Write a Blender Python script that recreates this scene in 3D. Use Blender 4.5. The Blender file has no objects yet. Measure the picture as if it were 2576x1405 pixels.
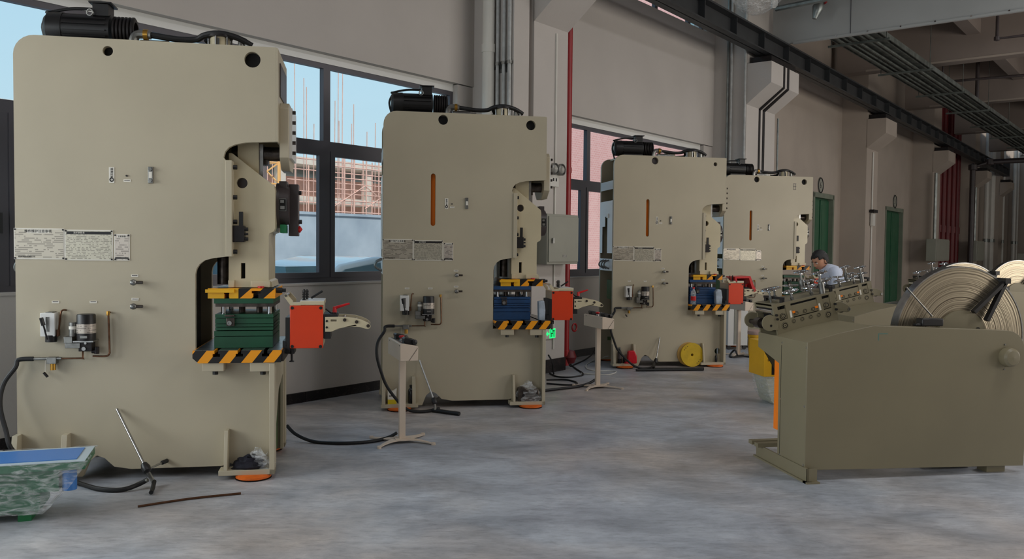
import bpy, bmesh, math, random
from mathutils import Vector, Matrix
from mathutils.geometry import tessellate_polygon
random.seed(7)
C = bpy.context.scene.collection
sc = bpy.context.scene
PI = math.pi
R = math.radians

# ---------------------------------------------------------------- camera
FPX, CX, CY, EYE = 2150.0, 1288.0, 702.5, 1.6
PITCH, ROLL = math.atan(78.5 / FPX), 0.0097
cam = bpy.data.cameras.new('camera'); cam_o = bpy.data.objects.new('camera', cam); C.objects.link(cam_o)
cam.sensor_width = 36.0; cam.sensor_fit = 'HORIZONTAL'; cam.lens = 36.0 * FPX / 2576.0; cam.clip_end = 400; cam.clip_start = .05
ROT = Matrix.Rotation(PI / 2 - PITCH, 3, 'X') @ Matrix.Rotation(ROLL, 3, 'Z')
cam_o.matrix_world = Matrix.Translation((0, 0, EYE)) @ ROT.to_4x4()
sc.camera = cam_o

# ---------------------------------------------------------------- sky, lights, exposure
world = bpy.data.worlds.new('sky'); sc.world = world; world.use_nodes = True
wn = world.node_tree.nodes; wl = world.node_tree.links; wn.clear()
tc = wn.new('ShaderNodeTexCoord'); sx = wn.new('ShaderNodeSeparateXYZ'); cr = wn.new('ShaderNodeValToRGB')
bg = wn.new('ShaderNodeBackground'); wo = wn.new('ShaderNodeOutputWorld')
cr.color_ramp.elements[0].position = 0.0; cr.color_ramp.elements[0].color = (.64, .81, .90, 1)
cr.color_ramp.elements[1].position = .6; cr.color_ramp.elements[1].color = (.38, .60, .86, 1)
e = cr.color_ramp.elements.new(.22); e.color = (.545, .765, .92, 1)
wl.new(tc.outputs['Generated'], sx.inputs[0]); wl.new(sx.outputs['Z'], cr.inputs[0]); wl.new(cr.outputs[0], bg.inputs[0]); wl.new(bg.outputs[0], wo.inputs[0])
bg.inputs[1].default_value = 1.0
sc.view_settings.view_transform = 'Standard'; sc.view_settings.look = 'None'; sc.view_settings.gamma = 1.0
sc.view_settings.use_curve_mapping = False; sc.view_settings.exposure = 0.0
sc.render.film_transparent = False
sc.cycles.max_bounces = 7; sc.cycles.diffuse_bounces = 4; sc.cycles.glossy_bounces = 4; sc.cycles.transmission_bounces = 6; sc.cycles.transparent_max_bounces = 12
sc.cycles.use_denoising = True; sc.cycles.caustics_reflective = False; sc.cycles.caustics_refractive = False
sc.cycles.sample_clamp_indirect = 6.0

def area(name, loc, target, sx_, sy_, power, col):
    l = bpy.data.lights.new(name, 'AREA'); l.shape = 'RECTANGLE'; l.size = sx_; l.size_y = sy_; l.energy = power; l.color = col
    o = bpy.data.objects.new(name, l); C.objects.link(o); o.location = loc
    o.rotation_euler = (Vector(target) - Vector(loc)).to_track_quat('-Z', 'Y').to_euler(); return o

LIGHTS = []      # filled after the room frame exists
# ---------------------------------------------------------------- pixel rays and frames of the room
def ray(px, py): return ROT @ Vector(((px - CX) / FPX, -(py - CY) / FPX, -1.0))
CAM = Vector((0, 0, EYE))
def floor_at(px, py, z=0.0):
    d = ray(px, py); return CAM + d * ((z - EYE) / d.z)
class Frame:
    """a upright frame standing in the room: x along, y away, z up; pixel() reads a point on its plane y = off"""
    def __init__(s, o, yaw, sx=1, sz=1):
        s.o = Vector((o[0], o[1], 0)); a = R(yaw); s.ux = Vector((math.sin(a), math.cos(a), 0)); s.uy = Vector((-s.ux.y, s.ux.x, 0))
        s.rz = math.atan2(s.ux.y, s.ux.x); s.sx = sx; s.sz = sz
    def p(s, px, py, off=0.0):
        d = ray(px, py); t = (s.o + s.uy * off * s.sx - CAM).dot(s.uy) / d.dot(s.uy); q = CAM + d * t - s.o
        return (q.dot(s.ux) / s.sx, q.z / s.sz)
    def fl(s, px, py, z=0.0):
        q = floor_at(px, py, z * s.sz) - s.o; return (q.dot(s.ux) / s.sx, q.dot(s.uy) / s.sx)
    def w(s, x, y, z=0.0): return s.o + s.ux * x * s.sx + s.uy * y * s.sx + Vector((0, 0, z * s.sz))
    def put(s, ob, x=0, y=0, z=0):
        ob.location = s.w(x, y, z); ob.rotation_euler = (0, 0, s.rz); ob.scale = (s.sx, s.sx, s.sz); return ob
WA = floor_at(726, 1016.8)
FW = Frame(WA, 38.6)                      # the long wall beside the presses, y = 0 is its inner face
FW2 = Frame(FW.w(9.6, 0), 37.2)           # the same wall further on
# unseen area lights added to brighten the hall
for s_, n_l, w_, p in ((-13.6, .2, 6.4, 90), (-6.9, .2, 5.8, 350)):
    area('window_fill', FW.w(s_, -n_l, 2.5), FW.w(s_ + 2.5, -6, 2.1), w_, 2.4, p, (.95, .98, 1.0))  # lamps added before the left windows to boost the light from there
area('back_fill', FW.w(-16.9, -8, 2.9), FW.w(2, -6, 2.0), 8, 5.4, 200, (.98, .97, .95))  # added fill light, the back wall is opened for it
for s_, p in ((8.5, 600), (22, 150), (35, 170)): area('opposite_fill', FW.w(s_, -15.7, 2.9), FW.w(s_, 0, 1.6), 11, 3.6, p, (1.0, .94, .86))  # fill lights added along the windowless opposite wall
for s_, n_l, p in ((-3.6, 4.5, 60), (1.5, 8, 110), (6.5, 7.5, 120), (13, 6, 70), (20, 6, 45), (30, 6, 50)): area('ceiling_fill', FW.w(s_, -n_l, 6.5), FW.w(s_, -n_l, 0), 1.6, 1.6, p, (.96, .97, 1.0))  # unseen overhead fill, added to brighten floor and top faces
sun = bpy.data.lights.new('sun', 'SUN'); sun.energy = 3.2; sun.angle = R(6); sun.color = (1, .93, .84); so_ = bpy.data.objects.new('sun', sun); C.objects.link(so_)
so_.rotation_euler = (FW.uy * 1.0 + FW.ux * .35 + Vector((0, 0, -1.15))).to_track_quat('-Z', 'Y').to_euler()
def s2(s): return s - 9.6

# ---------------------------------------------------------------- materials
def lin(c): return tuple((v / 255 / 12.92 if v / 255 <= .04045 else ((v / 255 + .055) / 1.055) ** 2.4) for v in c) + (1,)
def mat(name, rgb, rough=.5, metal=0.0, spec=.5, var=0.0, vscale=3.0, bump=0.0, bscale=40.0, trans=0.0, alpha=1.0, emit=0.0, coat=0.0, rgb2=None):
    m = bpy.data.materials.new(name); m.use_nodes = True; n = m.node_tree.nodes; l = m.node_tree.links; b = n['Principled BSDF']
    col = lin(rgb); b.inputs['Base Color'].default_value = col; b.inputs['Roughness'].default_value = rough; b.inputs['Metallic'].default_value = metal
    b.inputs['Specular IOR Level'].default_value = spec; b.inputs['Transmission Weight'].default_value = trans; b.inputs['Alpha'].default_value = alpha; b.inputs['Coat Weight'].default_value = coat
    if emit: b.inputs['Emission Color'].default_value = col; b.inputs['Emission Strength'].default_value = emit
    t = n.new('ShaderNodeTexCoord')
    if var or rgb2:
        nz = n.new('ShaderNodeTexNoise'); nz.inputs['Scale'].default_value = vscale; nz.inputs['Detail'].default_value = 6; l.new(t.outputs['Object'], nz.inputs['Vector'])
        mx = n.new('ShaderNodeMix'); mx.data_type = 'RGBA'; mp = n.new('ShaderNodeMapRange'); mp.inputs[1].default_value = .35; mp.inputs[2].default_value = .68
        l.new(nz.outputs[0], mp.inputs[0]); l.new(mp.outputs[0], mx.inputs[0])
        a_ = rgb2 if rgb2 else tuple(v * (1 - var) for v in rgb)
        mx.inputs[6].default_value = col; mx.inputs[7].default_value = lin(a_); l.new(mx.outputs[2], b.inputs['Base Color'])
        r2 = n.new('ShaderNodeMapRange'); r2.inputs[3].default_value = max(0, rough - .06); r2.inputs[4].default_value = min(1, rough + .08); l.new(nz.outputs[0], r2.inputs[0]); l.new(r2.outputs[0], b.inputs['Roughness'])
    if bump:
        nb = n.new('ShaderNodeTexNoise'); nb.inputs['Scale'].default_value = bscale; nb.inputs['Detail'].default_value = 4; l.new(t.outputs['Object'], nb.inputs['Vector'])
        bp = n.new('ShaderNodeBump'); bp.inputs['Strength'].default_value = bump; bp.inputs['Distance'].default_value = .01; l.new(nb.outputs[0], bp.inputs['Height']); l.new(bp.outputs[0], b.inputs['Normal'])
    return m
M = dict(
    cream=mat('cream_enamel', (188, 178, 154), .42, var=.05, vscale=1.2, bump=.06, bscale=260),
    casting=mat('cream_casting', (204, 192, 160), .36, var=.05, vscale=3, bump=.05, bscale=120, coat=.2),
    greenin=mat('green_primer', (74, 96, 52), .55, var=.12),
    white=mat('white_enamel', (226, 226, 222), .35),
    olive=mat('grey_beige_enamel', (132, 123, 98), .4, var=.05, vscale=1.5, bump=.05, bscale=260),
    black=mat('black_plastic', (22, 21, 22), .42), rubber=mat('black_rubber', (16, 16, 17), .55),
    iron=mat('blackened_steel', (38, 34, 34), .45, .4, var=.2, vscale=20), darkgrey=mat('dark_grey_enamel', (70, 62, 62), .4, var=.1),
    steel=mat('bare_steel', (176, 176, 174), .28, 1.0, var=.15, vscale=12), chrome=mat('chrome', (225, 228, 232), .08, 1.0),
    zinc=mat('zinc_plated_steel', (150, 150, 146), .38, .9, var=.2, vscale=18), galv=mat('galvanised_tube', (150, 156, 154), .4, .75, var=.15, vscale=8),
    dsteel=mat('oiled_steel', (92, 84, 78), .35, .8, var=.3, vscale=25),
    copper=mat('copper_tube', (112, 80, 60), .38, .85, var=.2, vscale=30), brass=mat('brass', (196, 150, 70), .3, .9),
    orange=mat('orange_red_enamel', (222, 62, 18), .38, var=.04), puck=mat('orange_rubber_paint', (226, 104, 22), .4, var=.1, vscale=20),
    red=mat('red_plastic', (200, 24, 28), .35), fire2=mat('dull_fire_red', (104, 10, 18), .45, var=.15), galvp=mat('grey_conduit', (190, 192, 190), .5, 0, var=.12, vscale=10), traym=mat('dusty_tray_steel', (112, 118, 112), .5, .5, var=.3, vscale=5), fire=mat('fire_red_paint', (150, 12, 18), .38, var=.1), dgreen=mat('die_green_paint', (18, 78, 50), .42, var=.12, vscale=9),
    dblue=mat('die_blue_paint', (22, 66, 112), .42, var=.15, vscale=9), green=mat('green_plastic', (22, 120, 72), .4),
    yellow=mat('yellow_enamel', (236, 178, 24), .4, var=.06), yellow2=mat('yellow_ring_paint', (214, 176, 20), .5, var=.1, vscale=10), sign=mat('sticker_white', (232, 228, 216), .5),
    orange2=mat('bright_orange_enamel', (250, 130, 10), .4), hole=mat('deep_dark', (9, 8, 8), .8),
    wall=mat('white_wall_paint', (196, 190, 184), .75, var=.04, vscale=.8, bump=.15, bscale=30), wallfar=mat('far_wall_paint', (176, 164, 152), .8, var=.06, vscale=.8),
    conc=mat('soffit_paint', (150, 138, 130), .85, var=.06, vscale=1.0), frame=mat('window_frame_grey', (80, 78, 84), .45, .3),
    crane=mat('crane_beam_paint', (52, 54, 56), .5, var=.12, vscale=4), curtain=mat('smoke_curtain_cloth', (176, 178, 176), .6, var=.05, vscale=1.0),
    pvc=mat('white_pvc', (218, 216, 208), .35, var=.04), doorgreen=mat('green_door_enamel', (34, 92, 62), .4, var=.08), doorframe=mat('door_frame_grey', (120, 128, 112), .5, var=.1),
    graybox=mat('grey_cabinet_enamel', (150, 150, 138), .4, var=.03), blue=mat('blue_plastic', (60, 120, 190), .3),
    pallet=mat('green_plastic_pallet', (24, 104, 58), .4), cloth=mat('dark_rag', (28, 28, 40), .9, var=.3, vscale=20, bump=.5, bscale=60), bottle=mat('dark_bottle', (20, 18, 20), .25),
    skin=mat('skin', (205, 150, 120), .5, bump=.05), hair=mat('black_hair', (14, 12, 12), .5, bump=.6, bscale=160), shirt=mat('pale_blue_shirt', (205, 214, 232), .8, var=.06, vscale=8, bump=.3, bscale=14), trouser=mat('dark_trousers', (40, 42, 52), .85, var=.1),
    pink=mat('red_plastic_bag', (206, 24, 40), .35, bump=.5, bscale=25), carwhite=mat('white_car_paint', (235, 238, 240), .2, coat=.6), carblue=mat('blue_car_paint', (70, 130, 200), .2, coat=.6), carglass=mat('car_glass', (110, 140, 150), .08, 0, 1.0),
    asphalt=mat('asphalt_yard', (196, 194, 188), .9, var=.1), fence=mat('concrete_fence', (172, 182, 194), .85, var=.22, vscale=1.2, rgb2=(146, 158, 172)), scaf=mat('hazed_rusty_scaffold', (236, 190, 174), .8, var=.1), craney=mat('tower_crane_yellow', (240, 180, 110), .6),  # scaf: distance haze put into the rust colour as pale pink
    blockwhite=mat('white_block_wall', (225, 226, 222), .8), blockgrey=mat('grey_block_wall', (150, 156, 155), .8), conc2=mat('hazed_concrete', (226, 216, 204), .9, var=.1),  # conc2: concrete lightened, distance haze painted into its colour
)
def mat_film(name, alpha, tint=(235, 238, 238)):      # clear stretch film / thin plastic
    m = bpy.data.materials.new(name); m.use_nodes = True; n = m.node_tree.nodes; l = m.node_tree.links; n.clear()
    o = n.new('ShaderNodeOutputMaterial'); mx = n.new('ShaderNodeMixShader'); tr = n.new('ShaderNodeBsdfTransparent'); pb = n.new('ShaderNodeBsdfPrincipled')
    pb.inputs['Base Color'].default_value = lin(tint); pb.inputs['Roughness'].default_value = .12; pb.inputs['Specular IOR Level'].default_value = 1.0
    t = n.new('ShaderNodeTexCoord'); mp = n.new('ShaderNodeMapping'); mp.inputs['Scale'].default_value = (1, 1, 3.5); mp.inputs['Rotation'].default_value = (.3, .5, .2)
    nz = n.new('ShaderNodeTexNoise'); nz.inputs['Scale'].default_value = 9; nz.inputs['Detail'].default_value = 8; nz.inputs['Distortion'].default_value = 1.6
    r = n.new('ShaderNodeMapRange'); r.inputs[1].default_value = .42; r.inputs[2].default_value = .72; r.inputs[3].default_value = alpha * .35; r.inputs[4].default_value = min(1, alpha * 2.2)
    bp = n.new('ShaderNodeBump'); bp.inputs['Strength'].default_value = .9; bp.inputs['Distance'].default_value = .02
    l.new(t.outputs['Object'], mp.inputs[0]); l.new(mp.outputs[0], nz.inputs['Vector']); l.new(nz.outputs[0], r.inputs[0]); l.new(r.outputs[0], mx.inputs[0]); l.new(nz.outputs[0], bp.inputs['Height']); l.new(bp.outputs[0], pb.inputs['Normal'])
    l.new(tr.outputs[0], mx.inputs[1]); l.new(pb.outputs[0], mx.inputs[2]); l.new(mx.outputs[0], o.inputs[0]); return m
M['film'] = mat_film('stretch_film', .26)
M['bottleclear'] = mat_film('clear_bottle_plastic', .35)
def mat_glass():
    m = bpy.data.materials.new('window_glass'); m.use_nodes = True; n = m.node_tree.nodes; l = m.node_tree.links; n.clear()
    o = n.new('ShaderNodeOutputMaterial'); mx = n.new('ShaderNodeMixShader'); tr = n.new('ShaderNodeBsdfTransparent'); gl = n.new('ShaderNodeBsdfGlossy')
    tr.inputs[0].default_value = (.93, .97, .97, 1); gl.inputs['Roughness'].default_value = .02; gl.inputs[0].default_value = (.9, .95, 1, 1)
    fr = n.new('ShaderNodeFresnel'); fr.inputs[0].default_value = 1.45; ml = n.new('ShaderNodeMath'); ml.operation = 'MULTIPLY'; ml.inputs[1].default_value = .6
    ge = n.new('ShaderNodeNewGeometry'); iv = n.new('ShaderNodeMath'); iv.operation = 'SUBTRACT'; iv.inputs[0].default_value = 1; l.new(ge.outputs['Backfacing'], iv.inputs[1]); m3 = n.new('ShaderNodeMath'); m3.operation = 'MULTIPLY'; l.new(iv.outputs[0], m3.inputs[1])
    l.new(fr.outputs[0], ml.inputs[0]); l.new(ml.outputs[0], m3.inputs[0]); l.new(m3.outputs[0], mx.inputs[0]); l.new(tr.outputs[0], mx.inputs[1]); l.new(gl.outputs[0], mx.inputs[2]); l.new(mx.outputs[0], o.inputs[0]); return m
M['glass'] = mat_glass()
def mat_stripes(name, ang, w, phase=0.0):           # yellow and black hazard stripes in the x/z plane
    m = mat(name, (240, 160, 20), .38); n = m.node_tree.nodes; l = m.node_tree.links; b = n['Principled BSDF']
    t = n.new('ShaderNodeTexCoord'); s = n.new('ShaderNodeSeparateXYZ'); l.new(t.outputs['Object'], s.inputs[0])
    a = n.new('ShaderNodeMath'); a.operation = 'MULTIPLY'; a.inputs[1].default_value = math.tan(ang); l.new(s.outputs['Z'], a.inputs[0])
    su = n.new('ShaderNodeMath'); su.operation = 'SUBTRACT'; l.new(s.outputs['X'], su.inputs[0]); l.new(a.outputs[0], su.inputs[1])
    ad = n.new('ShaderNodeMath'); ad.operation = 'ADD'; ad.inputs[1].default_value = phase; l.new(su.outputs[0], ad.inputs[0])
    dv = n.new('ShaderNodeMath'); dv.operation = 'DIVIDE'; dv.inputs[1].default_value = w; l.new(ad.outputs[0], dv.inputs[0])
    fr = n.new('ShaderNodeMath'); fr.operation = 'FRACT'; l.new(dv.outputs[0], fr.inputs[0])
    gt = n.new('ShaderNodeMath'); gt.operation = 'GREATER_THAN'; gt.inputs[1].default_value = .5; l.new(fr.outputs[0], gt.inputs[0])
    mx = n.new('ShaderNodeMix'); mx.data_type = 'RGBA'; mx.inputs[6].default_value = lin((244, 158, 14)); mx.inputs[7].default_value = lin((14, 12, 12)); l.new(gt.outputs[0], mx.inputs[0]); l.new(mx.outputs[2], b.inputs['Base Color'])
    return m
def mat_print(name, base, cols, rowh, ink=(70, 66, 62)):   # fine unreadable table print: rows broken into words, gathered in columns
    m = mat(name, base, .3, .35); n = m.node_tree.nodes; l = m.node_tree.links; b = n['Principled BSDF']
    t = n.new('ShaderNodeTexCoord'); s = n.new('ShaderNodeSeparateXYZ'); l.new(t.outputs['Object'], s.inputs[0])
    dv = n.new('ShaderNodeMath'); dv.operation = 'DIVIDE'; dv.inputs[1].default_value = rowh; l.new(s.outputs['Z'], dv.inputs[0])
    fr = n.new('ShaderNodeMath'); fr.operation = 'FRACT'; l.new(dv.outputs[0], fr.inputs[0]); fl = n.new('ShaderNodeMath'); fl.operation = 'FLOOR'; l.new(dv.outputs[0], fl.inputs[0])
    g = n.new('ShaderNodeMath'); g.operation = 'GREATER_THAN'; g.inputs[1].default_value = .45; l.new(fr.outputs[0], g.inputs[0])
    cb = n.new('ShaderNodeCombineXYZ'); l.new(s.outputs['X'], cb.inputs[0]); l.new(fl.outputs[0], cb.inputs[2])
    mp = n.new('ShaderNodeMapping'); mp.inputs['Scale'].default_value = (cols, 1, 5.3); l.new(cb.outputs[0], mp.inputs[0])
    nz = n.new('ShaderNodeTexNoise'); nz.inputs['Scale'].default_value = 1; nz.inputs['Detail'].default_value = 3; l.new(mp.outputs[0], nz.inputs['Vector'])
    g2 = n.new('ShaderNodeMath'); g2.operation = 'GREATER_THAN'; g2.inputs[1].default_value = .5; l.new(nz.outputs[0], g2.inputs[0])
    mu = n.new('ShaderNodeMath'); mu.operation = 'MULTIPLY'; l.new(g.outputs[0], mu.inputs[0]); l.new(g2.outputs[0], mu.inputs[1])
    m2 = n.new('ShaderNodeMath'); m2.operation = 'MULTIPLY'; m2.inputs[1].default_value = .5; l.new(mu.outputs[0], m2.inputs[0])
    mx = n.new('ShaderNodeMix'); mx.data_type = 'RGBA'; mx.inputs[6].default_value = lin(base); mx.inputs[7].default_value = lin(ink); l.new(m2.outputs[0], mx.inputs[0]); l.new(mx.outputs[2], b.inputs['Base Color'])
    return m
M['print1'] = mat_print('engraved_instruction_print', (186, 178, 162), 16, .0125)
M['print2'] = mat_print('engraved_table_print', (190, 184, 166), 55, .0105)
M['print3'] = mat_print('small_plate_print', (196, 186, 174), 30, .014)
M['stripe1'] = mat_stripes('bolster_hazard_stripes', R(38), .145, -.03)
M['stripe2'] = mat_stripes('slide_hazard_stripes', R(48), .16, .01)
def mat_floor():
    m = mat('coated_concrete_floor', (150, 150, 150), .4); n = m.node_tree.nodes; l = m.node_tree.links; b = n['Principled BSDF']
    t = n.new('ShaderNodeTexCoord'); m0 = n.new('ShaderNodeMapping'); m0.inputs['Rotation'].default_value = (0, 0, R(51.4)); l.new(t.outputs['Object'], m0.inputs[0])
    mp = n.new('ShaderNodeMapping'); mp.inputs['Scale'].default_value = (.7, 1.15, 1); l.new(m0.outputs[0], mp.inputs[0])
    n1 = n.new('ShaderNodeTexNoise'); n1.inputs['Scale'].default_value = 2.3; n1.inputs['Detail'].default_value = 15; n1.inputs['Roughness'].default_value = .74; n1.inputs['Distortion'].default_value = .35; l.new(mp.outputs[0], n1.inputs['Vector'])
    n2 = n.new('ShaderNodeTexNoise'); n2.inputs['Scale'].default_value = .5; n2.inputs['Detail'].default_value = 4; l.new(t.outputs['Object'], n2.inputs['Vector'])
    c1 = n.new('ShaderNodeValToRGB'); c1.color_ramp.elements[0].position = .30; c1.color_ramp.elements[0].color = lin((152, 155, 160)); c1.color_ramp.elements[1].position = .70; c1.color_ramp.elements[1].color = lin((228, 228, 228)); e = c1.color_ramp.elements.new(.5); e.color = lin((192, 193, 196)); l.new(n1.outputs[0], c1.inputs[0])
    c2 = n.new('ShaderNodeValToRGB'); c2.color_ramp.elements[0].position = .4; c2.color_ramp.elements[0].color = lin((224, 230, 238)); c2.color_ramp.elements[1].position = .6; c2.color_ramp.elements[1].color = lin((240, 228, 218)); l.new(n2.outputs[0], c2.inputs[0])
    mx = n.new('ShaderNodeMix'); mx.data_type = 'RGBA'; mx.blend_type = 'MULTIPLY'; mx.inputs[0].default_value = 1; l.new(c1.outputs[0], mx.inputs[6]); l.new(c2.outputs[0], mx.inputs[7])
    m4 = n.new('ShaderNodeMapping'); m4.inputs['Scale'].default_value = (9, 26, 1); l.new(m0.outputs[0], m4.inputs[0]); n4 = n.new('ShaderNodeTexNoise'); n4.inputs['Scale'].default_value = 1.0; n4.inputs['Detail'].default_value = 10; n4.inputs['Roughness'].default_value = .7; l.new(m4.outputs[0], n4.inputs['Vector'])
    c4 = n.new('ShaderNodeValToRGB'); c4.color_ramp.elements[0].position = .32; c4.color_ramp.elements[0].color = (.70, .70, .70, 1); c4.color_ramp.elements[1].position = .62; c4.color_ramp.elements[1].color = (1, 1, 1, 1); e4 = c4.color_ramp.elements.new(.48); e4.color = (.93, .93, .93, 1); l.new(n4.outputs[0], c4.inputs[0])
    mx4 = n.new('ShaderNodeMix'); mx4.data_type = 'RGBA'; mx4.blend_type = 'MULTIPLY'; mx4.inputs[0].default_value = 1; l.new(mx.outputs[2], mx4.inputs[6]); l.new(c4.outputs[0], mx4.inputs[7]); l.new(mx4.outputs[2], b.inputs['Base Color'])
    r = n.new('ShaderNodeMapRange'); r.inputs[1].default_value = .3; r.inputs[2].default_value = .7; r.inputs[3].default_value = .28; r.inputs[4].default_value = .52; l.new(n1.outputs[0], r.inputs[0]); l.new(r.outputs[0], b.inputs['Roughness'])
    bp = n.new('ShaderNodeBump'); bp.inputs['Strength'].default_value = .35; bp.inputs['Distance'].default_value = .01; l.new(n1.outputs[0], bp.inputs['Height']); l.new(bp.outputs[0], b.inputs['Normal'])
    return m
M['floor'] = mat_floor()
def mat_coil():                                     # wound strip: fine rings round the coil's own axis (local y)
    m = mat('wound_steel_strip', (190, 184, 168), .3, .85); n = m.node_tree.nodes; l = m.node_tree.links; b = n['Principled BSDF']
    t = n.new('ShaderNodeTexCoord'); s = n.new('ShaderNodeSeparateXYZ'); l.new(t.outputs['Object'], s.inputs[0])
    cb = n.new('ShaderNodeCombineXYZ'); l.new(s.outputs['X'], cb.inputs[0]); l.new(s.outputs['Z'], cb.inputs[1])
    ln = n.new('ShaderNodeVectorMath'); ln.operation = 'LENGTH'; l.new(cb.outputs[0], ln.inputs[0])
    nz0 = n.new('ShaderNodeTexNoise'); nz0.inputs['Scale'].default_value = 3.0; l.new(cb.outputs[0], nz0.inputs['Vector'])
    ml = n.new('ShaderNodeMath'); ml.operation = 'MULTIPLY_ADD'; ml.inputs[1].default_value = .02; l.new(nz0.outputs[0], ml.inputs[0]); l.new(ln.outputs['Value'], ml.inputs[2])
    c3 = n.new('ShaderNodeCombineXYZ'); l.new(ml.outputs[0], c3.inputs[0])
    nz = n.new('ShaderNodeTexNoise'); nz.inputs['Scale'].default_value = 95; nz.inputs['Detail'].default_value = 3; l.new(c3.outputs[0], nz.inputs['Vector'])
    c = n.new('ShaderNodeValToRGB'); c.color_ramp.elements[0].position = .36; c.color_ramp.elements[0].color = lin((96, 86, 72)); c.color_ramp.elements[1].position = .56; c.color_ramp.elements[1].color = lin((196, 184, 160)); l.new(nz.outputs[0], c.inputs[0]); l.new(c.outputs[0], b.inputs['Base Color'])
    bp = n.new('ShaderNodeBump'); bp.inputs['Strength'].default_value = .6; bp.inputs['Distance'].default_value = .004; l.new(nz.outputs[0], bp.inputs['Height']); l.new(bp.outputs[0], b.inputs['Normal'])
    return m
M['coil'] = mat_coil()
def mat_brick():
    m = mat('pink_brick_wall', (200, 120, 110), .85); n = m.node_tree.nodes; l = m.node_tree.links; b = n['Principled BSDF']
    t = n.new('ShaderNodeTexCoord'); mp = n.new('ShaderNodeMapping'); mp.inputs['Rotation'].default_value = (R(90), 0, 0); l.new(t.outputs['Object'], mp.inputs[0])
    br = n.new('ShaderNodeTexBrick'); br.inputs['Scale'].default_value = 3.6; br.inputs['Color1'].default_value = lin((226, 172, 168)); br.inputs['Color2'].default_value = lin((218, 160, 156)); br.inputs['Mortar'].default_value = lin((228, 190, 186)); br.inputs['Mortar Size'].default_value = .03; l.new(mp.outputs[0], br.inputs['Vector']); l.new(br.outputs[0], b.inputs['Base Color']); return m
M['brick'] = mat_brick()

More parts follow.
